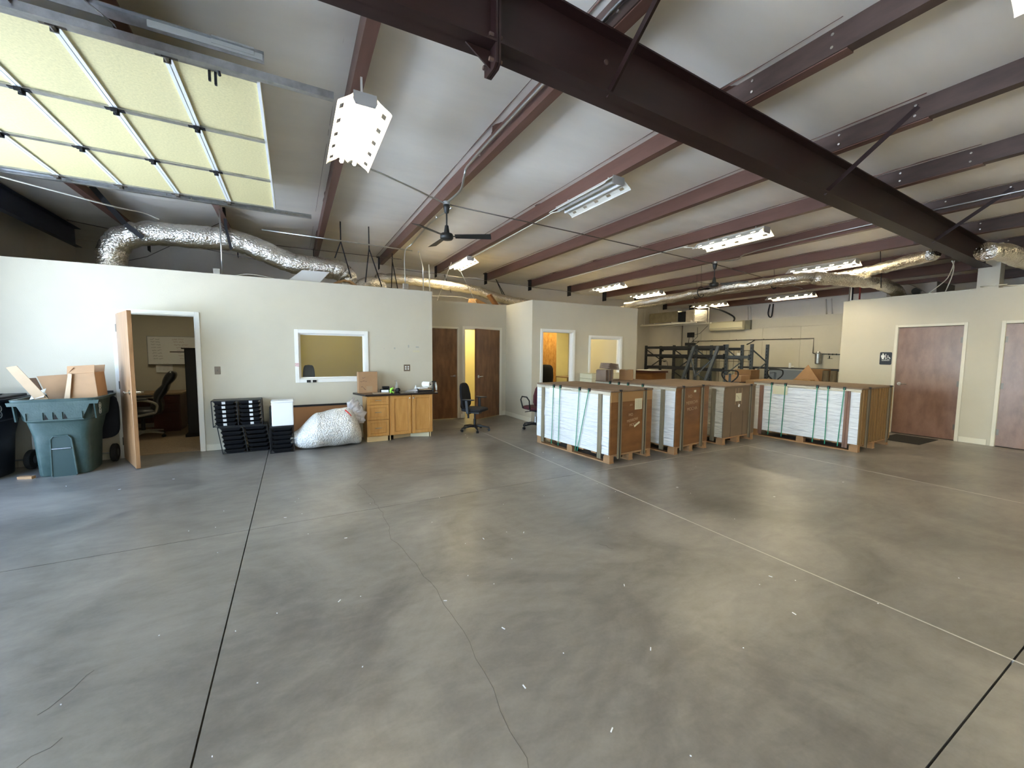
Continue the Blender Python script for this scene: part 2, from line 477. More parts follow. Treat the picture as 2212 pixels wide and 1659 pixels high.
# ------------------------------------------------------------ ceiling blanket, sagging between the purlins
PK = {k: -.925+1.52*k for k in range(-1, 11)}
def cz(x, y):
    u = ((x+.925)/1.52) % 1.0
    s = .045*math.sin(PI*u)
    wv = noise.noise(Vector((x*.45, y*1.1, 3))) * .030 + noise.noise(Vector((x*.8+5, y*4.5+x*.6, 9))) * .009
    return zp(x)+.2 - s + wv*math.sin(PI*u)
NX, NY = 250, 330
me = M().grid(lambda u, v: (XL-.1+u*(XR-XL+.2), YF+v*(YB-YF), cz(XL-.1+u*(XR-XL+.2), YF+v*(YB-YF))), NX, NY)
ceil = struct('ceiling', me, 'insulation', smooth=True)
struct('roof', M().prism([(XL-.2, 4.0), (RX, 4.2), (XR+.2, 3.7), (XR+.2, 3.8), (RX, 4.3), (XL-.2, 4.1)], 'y', YF-.2, YB+.2), 'galvanized')
# ------------------------------------------------------------ purlins
def zsec(z, t=.006, hgt=.2, fw=.088, flip=1):
    # Z section profile in (x, z), x=0 at the web
    f = flip
    return [(-t/2*f, z+t), (-t/2*f, z+hgt-t), (-fw*f, z+hgt-t), (-fw*f, z+hgt-.02), (-(fw+.003)*f, z+hgt-.02), (-(fw+.003)*f, z+hgt), (t/2*f, z+hgt),
            (t/2*f, z+t), (fw*f, z+t), (fw*f, z+.018), ((fw+.003)*f, z+.018), ((fw+.003)*f, z), (-t/2*f, z)]
PL = {-1: 'maroon roof purlin over the far left end of the raised overhead door', 0: 'maroon roof purlin running just above the raised overhead door',
      1: 'maroon roof purlin carrying the nearest lit light, left of the ridge', 2: 'maroon roof purlin with a conduit and the near ceiling fan beside it',
      3: 'maroon roof purlin carrying the nearest unlit light', 4: 'maroon roof purlin between the unlit light and the lit light right of it',
      5: 'maroon roof purlin carrying the middle lit light of the front row', 6: 'maroon roof purlin above the far ceiling fan',
      7: 'maroon roof purlin carrying the light over the last pallet crate', 8: 'maroon roof purlin next to the end of the main rafter',
      9: 'maroon roof purlin carrying the lights nearest the far wall', 10: 'maroon roof purlin in the dark corner against the far wall'}
for k, xk in PK.items():
    if xk > XR-.1: continue
    xw = xk-.088; z = zp(xw)
    t = thing('roof_purlin', PL[k], 'beam', (xw, 6, z), 0, 'maroon roof purlins')
    g = [(a, b-z) for a, b in zsec(z)]
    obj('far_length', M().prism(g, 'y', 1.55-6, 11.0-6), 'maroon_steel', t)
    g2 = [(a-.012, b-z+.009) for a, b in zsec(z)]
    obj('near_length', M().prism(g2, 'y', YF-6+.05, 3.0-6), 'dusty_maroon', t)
    m = M()
    for y in (1.64, 2.93):
        for zz in (.055, .145): m.cyl((-.022, y-6, zz), (-.004, y-6, zz), .011, n=8)
    for zz in (.055, .145): m.cyl((-.034, 2.22-6, zz), (-.012, 2.22-6, zz), .011, n=8)
    obj('bolts', m, 'bolt_zinc', t)['kind'] = 'stuff'
    m = M()
    m.box(-.09, .02, 10.9-6, 11.12-6, .19, .203); m.box(-.012, -.006, 10.9-6, 11.1-6, -.12, .2)
    obj('end_clip', m, 'black_matte', t)

eb_ = thing('eave_beam', 'roof beam coloured shade-dark navy in the far upper left corner above the silver duct', 'beam', (-3.5, 3, 3.44))
obj('web', M().box(-.004, .004, -8, 7.6, 0, .34), 'shaded_navy_steel', eb_)
obj('flange', M().box(0, .09, -8, 7.6, 0, .008), 'shaded_navy_steel', eb_); obj('flange', M().box(0, .09, -8, 7.6, .33, .338), 'shaded_navy_steel', eb_)
# ------------------------------------------------------------ main rafter
rb = lambda x: 3.395 - .031*abs(x-RX)
ra = thing('rafter_beam', 'shade-darkened maroon steel main rafter crossing the whole roof', 'beam', (RX, 2.365, 0))
def rafter_piece(x0, x1):
    m = M()
    T = lambda x: zp(x)
    B = rb
    m.prism([(x0, B(x0)), (x1, B(x1)), (x1, T(x1)), (x0, T(x0))], 'y', 2.36, 2.37)
    for f, s in ((B, 1), (T, -1)):
        m.prism([(x0, f(x0)), (x1, f(x1)), (x1, f(x1)+s*.013), (x0, f(x0)+s*.013)], 'y', 2.28, 2.45)
    return m
obj('rafter_half', rafter_piece(XL+.02, 1.118), 'rafter_shaded_maroon', ra, w=True)
obj('rafter_half', rafter_piece(1.142, 10.66), 'rafter_shaded_maroon', ra, w=True)
for x in (1.112, 1.132):
    obj('end_plate', M().prism([(2.285, 3.28), (2.315, 3.26), (2.42, 3.26), (2.45, 3.28), (2.45, 3.84), (2.285, 3.84)], 'x', x, x+.015), 'rafter_shaded_maroon', ra, w=True)
obj('gusset', M().prism([(.95, 3.385), (1.112, 3.385), (1.112, 3.28)], 'y', 2.36, 2.37), 'rafter_shaded_maroon', ra, w=True)
m = M()
for y in (2.32, 2.41):
    for z in (3.31, 3.45, 3.70): m.cyl((1.085, y, z), (1.17, y, z), .013, n=6)
obj('splice_bolts', m, 'dusty_maroon', ra, w=True)['kind'] = 'stuff'
m = M(); m.cyl((2.02, 2.352, 3.62), (2.02, 2.36, 3.62), .018, n=10)
obj('hole_rim', m, 'dusty_maroon', ra, w=True)
BR = {2.115: 'shade-darkened maroon angle brace nearest the camera, rising from the rafter to a purlin', 5.155: 'shade-darkened maroon angle brace at the middle of the rafter', 8.195: 'shade-darkened maroon angle brace near the right end of the rafter'}
for x, lb in BR.items():
    for y0, y1, nm in ((2.33, 1.62, lb),):
        m = M(); a = Vector((x-.09, y0, rb(x)+.02)); b = Vector((x-.085, y1, zp(x)+.15))
        m.bar(a, b, .045, .005); m.bar(a+Vector((-.02, 0, -.018)), b+Vector((-.02, 0, -.018)), .005, .045)
        t = tag(obj('flange_brace', m, 'rafter_shaded_maroon', w=True), lb, 'brace', 'angle braces on the rafter')
struct('column', M().box(10.69, 10.94, 2.19, 2.45, 0, 3.5), 'cream_wall')

# ------------------------------------------------------------ partition walls
struct('wall_office', wall_y(XL, 2.372, 7.62, 7.74, ZW, [(-2.145, -1.285, 0, 2.06), (.081, 1.127, 1.079, 1.851)]), 'cream_wall')
struct('wall_office_end', M().box(2.252, 2.372, 7.74, 8.86, 0, ZW), 'cream_wall')
struct('wall_recess', wall_y(2.372, 4.63, 8.86, 8.98, ZW, [(2.45, 3.364, 0, 2.10), (3.54, 4.452, 0, 2.10)]), 'cream_wall')
struct('wall_recess_side', M().box(4.63, 4.75, 7.62, 8.98, 0, ZW), 'cream_wall')
struct('wall_office_right', wall_y(4.75, 7.78, 7.62, 7.74, ZW, [(4.91, 5.74, 0, 2.03), (6.27, 7.22, 1.02, 1.925)]), 'cream_wall')
struct('wall_office_far', M().box(7.66, 7.78, 7.74, YB, 0, ZW), 'cream_wall')
struct('wall_restroom', wall_x(YF, 4.40, 10.67, 10.79, 2.735, [(2.549-.004, 3.442+.004, 0, 2.12), (1.15, 2.054+.004, 0, 2.12)]), 'cream_wall')
struct('wall_restroom_end', M().box(10.79, XR, 4.28, 4.40, 0, 2.735), 'cream_wall')
struct('wall_room_back', M().box(XL, -.65, 10.4, 10.5, 0, 2.6), 'cream_wall')
struct('wall_room_back_middle', M().box(-.65, 2.35, 10.4, 10.5, 0, 2.6), 'olive_wall')
struct('wall_room_back_right', M().box(2.35, 7.66, 10.4, 10.5, 0, 2.6), 'yellow_wall')
struct('wall_divider_left', M().box(-.7, -.6, 7.74, 10.4, 0, 2.6), 'yellow_wall')
struct('wall_divider_middle', M().box(2.30, 2.40, 8.98, 10.4, 0, 2.6), 'yellow_wall')
struct('wall_divider_right', M().box(4.75, 4.80, 8.98, 10.4, 0, 2.6), 'yellow_wall')
struct('room_ceiling', M().box(XL, 2.252, 7.74, 10.4, 2.6, 2.66).box(2.252, 4.75, 8.98, 10.4, 2.6, 2.66).box(4.75, 7.66, 7.74, 10.4, 2.6, 2.66).box(10.79, XR, YF, 4.28, 2.6, 2.66), 'room_lid')
struct('carpet_floor', M().box(XL, -.7, 7.68, 10.4, .0005, .008), 'carpet')
# yellow paint inside the offices
struct('wall_lining', M().box(-.6, .0, 7.741, 7.746, 0, 2.6).box(6.0, 6.2, 7.741, 7.746, 0, 2.6), 'yellow_wall')
for n_, a in enumerate(((-3.2, -2.2, 7.605, 7.62, 0), (-1.22, 2.372, 7.605, 7.62, 0), (3.44, 3.50, 8.846, 8.86, 0), (4.52, 4.63, 8.846, 8.86, 0), (4.75, 4.84, 7.605, 7.62, 0), (5.82, 7.78, 7.605, 7.62, 0))):
    struct('baseboard_office', M().box(a[0], a[1], a[2], a[3], 0, .10), 'cream_trim', bevel=.004)
struct('baseboard_recess', M().box(4.616, 4.63, 7.62, 8.846, 0, .10), 'cream_trim', bevel=.004)
struct('baseboard_restroom', M().box(10.655, 10.67, 2.10+.05, 2.49, 0, .10), 'cream_trim', bevel=.004)
struct('baseboard_restroom', M().box(10.655, 10.67, 3.5, 4.40, 0, .10), 'cream_trim', bevel=.004)

def casing_y(name, x0, x1, z0, z1, y, wd=.06, mtl='cream_trim', sill=False, t=.018, depth=.12):
    m = M(); b0 = z0 if not sill else z0-wd
    m.box(x0-wd, x0, y-t, y, b0, z1+wd); m.box(x1, x1+wd, y-t, y, b0, z1+wd); m.box(x0, x1, y-t, y, z1, z1+wd)
    m.box(x0, x0+.012, y, y+depth, z0, z1); m.box(x1-.012, x1, y, y+depth, z0, z1); m.box(x0, x1, y, y+depth, z1-.012, z1)
    if sill: m.box(x0, x1, y-t, y, z0-wd, z0); m.box(x0, x1, y, y+depth, z0, z0+.012)
    return struct(name, m, mtl, bevel=.003)
def casing_x(name, y0, y1, z1, x, wd=.048, mtl='cream_trim', t=.018, depth=.12):
    m = M()
    m.box(x-t, x, y0-wd, y0, 0, z1+wd); m.box(x-t, x, y1, y1+wd, 0, z1+wd); m.box(x-t, x, y0, y1, z1, z1+wd)
    m.box(x, x+depth, y0-.001, y0+.004, 0, z1); m.box(x, x+depth, y1-.004, y1+.001, 0, z1)
    return struct(name, m, mtl, bevel=.003)
casing_y('trim_1', -2.145, -1.285, 0, 2.06, 7.62, .058, 'white_trim')
casing_y('trim_2', 2.45, 3.364, 0, 2.10, 8.86, .03)
casing_y('trim_3', 3.54, 4.452, 0, 2.10, 8.86, .06)
casing_y('trim_4', 4.91, 5.74, 0, 2.03, 7.62, .062, 'white_trim')
casing_x('trim_5', 2.545, 3.446, 2.12, 10.67)
casing_x('trim_6', 1.15, 2.058, 2.12, 10.67)
def window(name, x0, x1, z0, z1, y, wd):
    w = casing_y(name, x0, x1, z0, z1, y, wd, 'white_trim', True)
    obj('glass_pane', M().box(x0+.012, x1-.012, y+.055, y+.061, z0+.012, z1-.012), 'glass_pane', w)
    m = M(); 
    for a in ((x0+.012, x0+.03, z0+.012, z1-.012), (x1-.03, x1-.012, z0+.012, z1-.012), (x0+.03, x1-.03, z0+.012, z0+.03), (x0+.03, x1-.03, z1-.03, z1-.012)):
        m.box(a[0], a[1], y+.045, y+.055, a[2], a[3])
    obj('glazing_bead', m, 'white_trim', w)
    return w
window('window_1', .081, 1.127, 1.079, 1.851, 7.62, .06)
window('window_2', 6.27, 7.22, 1.02, 1.925, 7.62, .058)

# ------------------------------------------------------------ doors
def lever(door, local, side, dirx):
    """rose and lever; local: point on the leaf face, side: outward normal, dirx: direction of the lever"""
    p = Vector(local); s = Vector(side); d = Vector(dirx)
    m = M(); m.cyl(p, p+s*.012, .033, n=20); m.cyl(p+s*.012, p+s*.05, .011, n=10)
    m.tube([p+s*.05, p+s*.052+d*.03, p+s*.048+d*.12], [.011, .010, .008], 8)
    return obj('door_handle', m, 'chrome', door, smooth=False)
def swing_door(name, hinge, ang, width, height, mtl, sign=1, hand='both', t=.044):
    """leaf along local +x from the hinge"""
    d = struct(name, M().box(.0, width, -t/2, t/2, .012, height), mtl, bevel=.002)
    d.location = hinge; d.rotation_euler = (0, 0, ang)
    lever(d, (width-.07, -t/2, 1.0), (0, -1, 0), (-1, 0, 0)); lever(d, (width-.07, t/2, 1.0), (0, 1, 0), (-1, 0, 0))
    for z in (.25, 1.05, 1.85):
        m = M(); m.cyl((-.006, sign*t/2, z-.055), (-.006, sign*t/2, z+.055), .008, n=8); m.box(0, .03, sign*t/2-.001, sign*t/2+.001, z-.05, z+.05)
        obj('hinge', m, 'hinge_metal', d)
    return d
# office door, hinged left, standing wide open towards the camera
swing_door('door_1', (-2.14, 7.60, 0), math.atan2(6.93-7.60, -1.86+2.14)+.0, .86, 2.045, 'door_wood_warm', sign=-1)
swing_door('door_2', (2.455, 8.885, 0), 0, .904, 2.09, 'door_wood_dark', sign=-1)
swing_door('door_3', (4.446, 8.875, 0), PI+math.radians(27), .90, 2.09, 'door_wood_dark', sign=1)
swing_door('door_4', (10.70, 2.548, 0), PI/2, .893, 2.112, 'door_wood_grey', sign=1)
swing_door('door_5', (10.70, 2.054, 0), -PI/2, .90, 2.112, 'door_wood_grey', sign=-1)

# ------------------------------------------------------------ raised overhead door and its tracks
od = thing('overhead_door', 'raised overhead garage door with tan insulated sections hanging under the roof', 'garage door', (-1.8, 5.1, 3.52))
Y0, Y1 = 3.575, 6.65; zd = 3.52
ribs = [4.59, 5.59]
for i in range(6):
    x1 = -.155-.535*i; x0 = x1-.53
    s = obj('door_section', M().box(x0, x1, Y0, Y1, zd, zd+.045), 'door_foam', od, w=True)
    m = M()
    for x in (x0+.012, x1-.012):                                   # steel rails at the section edges
        m.box(x-.011, x+.011, Y0, Y1, zd-.012, zd)
    obj('edge_rail', m, 'white_trim', s, w=True)
    m = M()
    for y in (Y0+.03, ribs[0], ribs[1], Y1-.03): m.box(x0+.02, x1-.02, y-.028, y+.028, zd-.016, zd-.001)
    obj('stile', m, 'galvanized', s, w=True)
for i in range(1, 6):
    x = -.155-.535*i+.0025
    for y in (Y0+.03, ribs[0], ribs[1], Y1-.03):
        m = M(); m.box(x-.06, x+.06, y-.020, y+.020, zd-.021, zd-.016); m.cyl((x, y-.03, zd-.03), (x, y+.03, zd-.03), .013, n=8)
        m.box(x-.02, x+.02, y-.035, y-.025, zd-.045, zd-.016); m.box(x-.02, x+.02, y+.025, y+.035, zd-.045, zd-.016)
        obj('hinge', m, 'black_matte' if y in ribs else 'hinge_metal', od, w=True)
m = M()
for x in (-.4,):
    m.cyl((x, Y0-.02, zd-.03), (x, Y0+.06, zd-.03), .01, n=8); m.box(x-.07, x-.055, Y0+.08, Y0+.1, zd-.07, zd); m.box(x-.035, x-.02, Y0+.08, Y0+.1, zd-.09, zd)
obj('lift_bracket', m, 'black_matte', od, w=True)
def track(y, s, x1, label):
    t = thing('door_track', label, 'track', (XL+.02, y, 0), 0, 'galvanized tracks of the overhead door')
    zt = zd-.02
    prof = [(y-s*.022, zt-.026), (y+s*.026, zt-.026), (y+s*.026, zt+.026), (y-s*.014, zt+.026), (y-s*.014, zt+.023), (y+s*.023, zt+.023), (y+s*.023, zt-.023), (y-s*.022, zt-.023)]
    obj('horizontal_track', M().prism(prof, 'x', -3.4, x1), 'galvanized', t, w=True)
    obj('curved_track', M().tube(smoothpath([(-3.4, y, zt), (-3.62, y, zt-.08), (-3.74, y, zt-.3), (-3.77, y, zt-.6)], 6), .03, 6), 'galvanized', t, w=True)
    obj('upright_track', M().box(-3.80, -3.74, y-.02, y+.02, 0, zt-.58), 'galvanized', t, w=True)
    m = M(); m.bar((-1.35, y+s*.04, zt), (-1.35, y+s*.04, 3.92), .04, .004, up=(1, 0, 0)); m.bar((-.9, y+s*.045, zt+.03), (-1.35, y+s*.045, 3.85), .03, .004)
    obj('hanger_strap', m, 'hinge_metal', t, w=True)
    m = M()
    for x in (-3.3, -2.2, -1.1, -.02): m.cyl((x, y-.01, zt), (x, y+.05, zt), .008, n=6)
    obj('roller_stems', m, 'bolt_zinc', t, w=True)['kind'] = 'stuff'
    return t
track(3.53, -1, .33, 'near galvanized overhead door track ending beside the lit light')
track(6.70, 1, .29, 'far galvanized overhead door track above the office wall')
m = M(); m.box(-1.5, -.12, 3.485, 3.489, 3.565, 3.63); m.box(-1.5, -.12, 3.452, 3.489, 3.626, 3.630)
tag(obj('mounting_angle', m, 'galvanized', w=True), 'long galvanized mounting angle along the near overhead door track', 'bracket')
tag(obj('insulation_scrap', M().box(-.75, -.13, 3.478, 3.484, 3.585, 3.628).box(-.42, -.18, 3.472, 3.478, 3.60, 3.65), 'smudge_grey', w=True), 'torn pale insulation strip stuck on the near track angle', 'insulation')
# ------------------------------------------------------------ fluorescent fixtures
def wing(s, L):
    """reflector wing with five slots; s = side"""
    prof = [(.085, .035), (.110, .012), (.148, -.014), (.180, -.034), (.200, -.050), (.206, -.064)]
    m = M(); slots = []
    n = 5
    ys = [-L/2]
    for i in range(n):
        c = -L/2 + L*(i+.5)/n
        ys += [c-.035, c+.035]
    ys.append(L/2)
    for j in range(len(ys)-1):
        hole = j % 2 == 1
        for i in range(len(prof)-1):
            if hole and i == 2: continue
            a, b = prof[i], prof[i+1]
            m.add([(s*a[0], ys[j], a[1]), (s*a[0], ys[j+1], a[1]), (s*b[0], ys[j+1], b[1]), (s*b[0], ys[j], b[1])], [(0, 1, 2, 3)])
    return m
def fixture(lit, label):
    L = 1.20
    t = thing('ceiling_light', label, 'light', (0, 0, 0), 0, 'twin tube ceiling lights with slotted wings')
    m = M().prism([(-.075, .05), (.075, .05), (.085, .035), (.03, .03), (.0, .0), (-.03, .03), (-.085, .035)], 'y', -L/2, L/2)
    obj('housing', m, 'light_housing', t)
    for s in (-1, 1):
        obj('reflector_wing', wing(s, L), 'light_housing', t, solid=.0015)
        obj('tube', M().cyl((s*.062, -L/2+.03, -.012), (s*.062, L/2-.03, -.012), .019, n=10), 'tube_lit' if lit else 'tube_off', t)
        for e in (-1, 1):
            obj('lamp_holder', M().box(s*.062-.012, s*.062+.012, e*(L/2-.03)-.008, e*(L/2-.03)+.008, -.025, .034), 'light_housing', t)
    for e in (-1, 1):
        obj('end_cap', M().prism([(-.088, .055), (.088, .055), (.092, -.01), (.075, -.045), (-.075, -.045), (-.092, -.01)] if e < 0 else [(-.082, .052), (.082, .052), (.085, .03), (-.085, .03)],
                              'y', e*L/2-.004, e*L/2+.004), 'housing_end' if e < 0 else 'light_housing', t)
    return t
lit0 = fixture(True, '')
off0 = fixture(False, '')
LI = [('A', .56, 4.10, 3.53, True, 'brightly lit ceiling light nearest the raised overhead door'),
      ('B', PK[3]-.12, 4.42, 3.63, False, 'only unlit ceiling light, its tubes grey-white'),
      ('C', PK[5]-.03, 4.43, 3.52, True, 'lit ceiling light in the middle of the front row, left of the far fan top'),
      ('D', PK[7]+.0, 4.43, 3.385, True, 'lit ceiling light of the front row touching the silver ducts, beside the main rafter'),
      ('E', PK[3]-.06, 9.2, 3.66, True, 'small lit ceiling light above the recess with the two brown doors'),
      ('F', PK[6]-.08, 9.15, 3.48, True, 'lit ceiling light on the left of the pair above the office with the open doorway'),
      ('G', PK[7], 9.2, 3.40, True, 'lit ceiling light on the right of the pair above the office window beside the warehouse'),
      ('H', PK[9]-.05, 9.15, 3.26, True, 'farthest lit ceiling light, above the white wall air unit'),
      ('I', PK[9]-.05, 6.55, 3.25, True, 'lit ceiling light with bright slots below the ducts, near the grey far wall'),
      ('J', PK[3]-.06, .22, 3.60, True, 'lit ceiling light cut off by the top right corner')]
for _k in (1, 5, 7):  # unseen fixtures added to brighten and warm the floor
    for _y in (.22, -3.3):
        LI.append(('K', PK[_k]-.05, _y, 3.60-.05*_k/2, True, 'added unseen fill light behind the viewer, ' + {1: 'left of the ridge', 5: 'right of the middle', 7: 'near the restroom wall'}[_k] + (', in line with the corner light' if _y > 0 else ', in the rearmost row')))
LI.append(('K', PK[3]-.05, -3.3, 3.55, True, 'added unseen fill light behind the viewer, rearmost row, straight behind the corner light'))
used = set()
for nm, x, y, z, lit, lb in LI:
    base = lit0 if lit else off0
    if lit in used: t = dup(base, (x, y, z), 0, lb)
    else: base.location = (x, y, z); base['label'] = lb; used.add(lit); t = base
    zt = zp(x+.1)-.002
    for yy in (-.42, .42): obj('hanger', M().box(-.008, .008, yy-.006, yy+.006, .05, zt-z), 'light_housing', t)

# ------------------------------------------------------------ ceiling fans
def fan(label, rot):
    t = thing('ceiling_fan', label, 'fan', (0, 0, 0), rot, 'black three-blade ceiling fans')
    obj('junction_box', M().cyl((0, 0, .44), (0, 0, .485), .05, n=8), 'galvanized', t)
    obj('canopy', M().lathe([(.048, .44), (.045, .40), (.030, .33), (.022, .325)], n=14), 'fan_black', t, smooth=True)
    obj('rod', M().cyl((0, 0, .10), (0, 0, .34), .011, n=8), 'fan_black', t)
    obj('motor_cover', M().lathe([(.018, .155), (.026, .15), (.040, .06), (.042, .04)], n=14), 'fan_black', t, smooth=True)
    obj('motor', M().lathe([(.04, .045), (.085, .035), (.095, .01), (.095, -.025), (.08, -.045), (.04, -.052), (.01, -.054)], n=20), 'fan_black', t, smooth=True)
    for k in range(3):
        a = k*2*PI/3; d = Vector((math.cos(a), math.sin(a), 0)); s = Vector((-d.y, d.x, 0))
        m = M(); n_ = (s*.96 - Vector((0, 0, .24))).normalized()
        for p0, p1, w0, w1 in ((.12, .64, .050, .068),):
            c0 = d*p0; c1 = d*p1; up = Vector((0, 0, .003))
            m.add([c0-n_*w0-up, c0+n_*w0-up, c1+n_*w1-up, c1-n_*w1-up, c0-n_*w0+up, c0+n_*w0+up, c1+n_*w1+up, c1-n_*w1+up],
                  [(3, 2, 1, 0), (4, 5, 6, 7), (0, 1, 5, 4), (1, 2, 6, 5), (2, 3, 7, 6), (3, 0, 4, 7)])
        b = obj('blade', m, 'fan_black', t)
        obj('blade_arm', M().bar(d*.07, d*.2, .03, .008), 'fan_black', b)
    return t
f1 = fan('nearer black ceiling fan with three spread blades, between the first two lights', math.radians(-28.5))
f1.location = (2.0, 5.7, 3.22)
f2 = dup(f1, (8.05, 5.7, 3.06), math.radians(62), 'farther black ceiling fan seen edge on between the lit lights')

# ------------------------------------------------------------ conduits and wires
def conduit(pts, r, label, name='conduit', mtl='conduit_steel', cat='conduit', sm=4, group=None, clips=()):
    m = M().tube(smoothpath(pts, sm) if sm else pts, r, 6)
    for c in clips: m.box(c[0]-.012, c[0]+.012, c[1]-.008, c[1]+.008, c[2]-.012, c[2]+.03)
    return tag(obj(name, m, mtl, w=True, smooth=True), label, cat, group)
conduit([(.62, 4.66, 3.55), (.60, 4.76, 3.58), (.62, 4.88, 3.60), (.95, 5.0, 3.62), (2.0, 5.72, 3.68)], .011, 'steel conduit from the nearest lit light to the near fan', clips=())
conduit([(2.0, 5.72, 3.68), (4.2, 5.72, 3.62), (8.05, 5.72, 3.50), (12, 5.9, 3.33)], .009, 'thin grey conduit running across the purlins between the two fans', mtl='hinge_metal', sm=0)
conduit([(2.0, 5.68, 3.69), (2.02, 5.2, 3.70), (1.98, 4.95, 3.80), (1.965, 4.6, 3.86), (1.965, 2.2, 3.86), (1.965, -2, 3.86)], .017, 'bright steel conduit running along the purlin beside the near fan', clips=[(1.985, 4.5, 3.86), (1.985, 3.0, 3.86)])
conduit([(2.11, 5.8, 3.67), (2.11, 6.6, 3.72), (2.1, 7.0, 3.72), (2.0, 7.6, 3.55), (1.88, 7.68, 3.4), (1.88, 7.68, 2.84)], .012, 'steel conduit bending down from the near fan purlin to a box on the office wall', clips=[(2.11, 6.5, 3.73)])
conduit([(2.2, 7.9, 3.5), (2.33, 8.2, 3.4), (2.40, 8.3, 3.2), (2.40, 8.3, 2.72)], .012, 'steel conduit with curved top behind the office wall corner')
conduit([(3.50, 5.0, 3.62), (3.52, 5.3, 3.68), (3.58, 5.6, 3.70), (3.60, 8.6, 3.68)], .009, 'cream cable from the unlit light along its purlin', mtl='cream_trim')
conduit([(6.6, 5.05, 3.50), (6.55, 5.3, 3.56), (6.62, 5.8, 3.6), (6.62, 11.0, 3.58)], .009, 'cream cable from the middle lit light along its purlin', mtl='cream_trim')
conduit([(8.05, 5.7, 3.54), (8.06, 5.2, 3.50), (8.03, 4.8, 3.58), (8.05, 2.2, 3.62), (8.05, -2, 3.62)], .013, 'bright conduit from the far fan along its purlin to the right edge', clips=[(8.09, 2.9, 3.6)])
conduit([(-.95, 7.9, 3.86), (-.95, 7.9, 2.661)], .011, 'vertical steel conduit rising above the office wall into the silver duct', sm=0)
conduit([(-3.2, 8.9, 2.661), (-2.1, 8.95, 3.1), (-1.0, 9.0, 3.88)], .006, 'thin dark cable behind the upright silver duct', mtl='hinge_metal', sm=0)
conduit([(-3.9, 6.6, 3.42), (-3.2, 6.75, 3.5), (-2.6, 6.9, 3.44), (-2.0, 7.3, 3.42), (-1.95, 8.2, 3.62), (-1.8, 8.4, 3.6)], .009, 'pale cable sagging under the roof left of the silver duct', mtl='cream_trim', cat='cable', name='cable')
for a, b, lb in (((-1.4, 9.3, 3.60), (2.2, 9.3, 3.62), 'thin dark brace cable above the silver duct over the office'), ((-3.2, 9.45, 3.66), (3.0, 9.1, 2.80), 'thin dark brace cable sloping behind the silver duct'),
                 ((-.4, 8.0, 3.55), (2.1, 8.0, 3.52), 'pale pipe crossing above the silver duct elbow'), ((2.2, 9.8, 3.5), (7.6, 9.8, 3.35), 'thin dark cable behind the hanging straps over the recess')):
    conduit([a, b], .006 if 'pipe' not in lb else .012, lb, mtl='hinge_metal' if 'dark' in lb else 'conduit_steel', cat='cable' if 'cable' in lb else 'pipe', name='cable' if 'cable' in lb else 'pipe', sm=0)
tag(obj('junction_box', M().box(1.83, 1.93, 7.63, 7.70, 2.712, 2.82), 'galvanized', w=True, bevel=.004), 'grey metal junction box on the office wall top under the bent conduit', 'electrical box')
tag(obj('junction_box', M().box(-1.04, -.95, 7.66, 7.70, 2.712, 2.80), 'galvanized', w=True, bevel=.004), 'small square metal box on the office wall top below the silver duct', 'electrical box')
conduit([(-.78, 7.70, 2.712), (-.6, 7.72, 2.76), (-.4, 7.72, 2.75), (-.2, 7.70, 2.712)], .004, 'looped white wire lying on the office wall top', mtl='cream_trim', cat='cable', name='cable')
for p in (((3.16, 8.7, 3.55), (2.9, 8.92, 2.72), 'left pale hanger wire below the small lit light'), ((3.25, 8.65, 3.55), (3.86, 8.92, 2.72), 'right pale hanger wire below the small lit light')):
    conduit([p[0], p[1]], .007, p[2], mtl='cream_trim', cat='wire', name='hanger_wire', sm=0)
conduit([(2.72, 8.95, 3.5), (2.74, 8.95, 2.72)], .014, 'pale vertical pipe above the recess wall', mtl='cream_trim', cat='pipe', name='pipe', sm=0)
conduit([(3.9, 9.1, 2.73), (3.6, 9.0, 2.84), (2.8, 8.95, 2.82), (2.45, 8.95, 2.73)], .005, 'white wire arching on the recess wall top', mtl='cream_trim', cat='cable', name='cable')

# ------------------------------------------------------------ silver flexible ducts
def duct(pts, r, label, name='flexible_duct', seed=1, n=18, sm=7, squash=()):
    path = smoothpath(pts, sm); rnd = random.Random(seed); rs = []
    out = []
    for i, p in enumerate(path):
        f = 1+rnd.uniform(-.03, .03) + .015*math.sin(i*1.7)
        for c in squash:
            if (p-Vector(c)).length < .14: f *= .86
        rs.append(r*f)
        out.append(p+Vector((rnd.uniform(-.008, .008), rnd.uniform(-.008, .008), rnd.uniform(-.01, .01))))
    m = M().tube(out, rs, n)
    m.v = [v + Vector((noise.noise(v*12)*.010, noise.noise(v*12+Vector((7, 0, 0)))*.010, noise.noise(v*12+Vector((0, 9, 0)))*.012)) for v in m.v]
    return tag(obj(name, m, 'foil', w=True, smooth=True), label, 'duct', 'silver flexible ducts')
duct([(-2.44, 8.6, 2.55), (-2.44, 8.6, 2.95), (-2.36, 8.6, 3.22), (-2.1, 8.6, 3.38), (-1.7, 8.6, 3.43), (-1.2, 8.6, 3.45), (-.86, 8.6, 3.46), (-.5, 8.6, 3.36), (-.1, 8.6, 3.20), (.2, 8.6, 3.15), (.6, 8.6, 3.13), (.85, 8.6, 3.10), (.98, 8.6, 2.95), (1.0, 8.6, 2.6)],
     .185, 'long silver flexible duct rising and bending over the left office', seed=3, n=20)
duct([(1.18, 8.5, 2.62), (1.22, 8.5, 2.80), (1.40, 8.6, 2.92), (1.62, 8.8, 2.90), (1.72, 8.8, 2.6)], .13, 'short arched silver duct elbow over the office window', seed=5, sm=5)
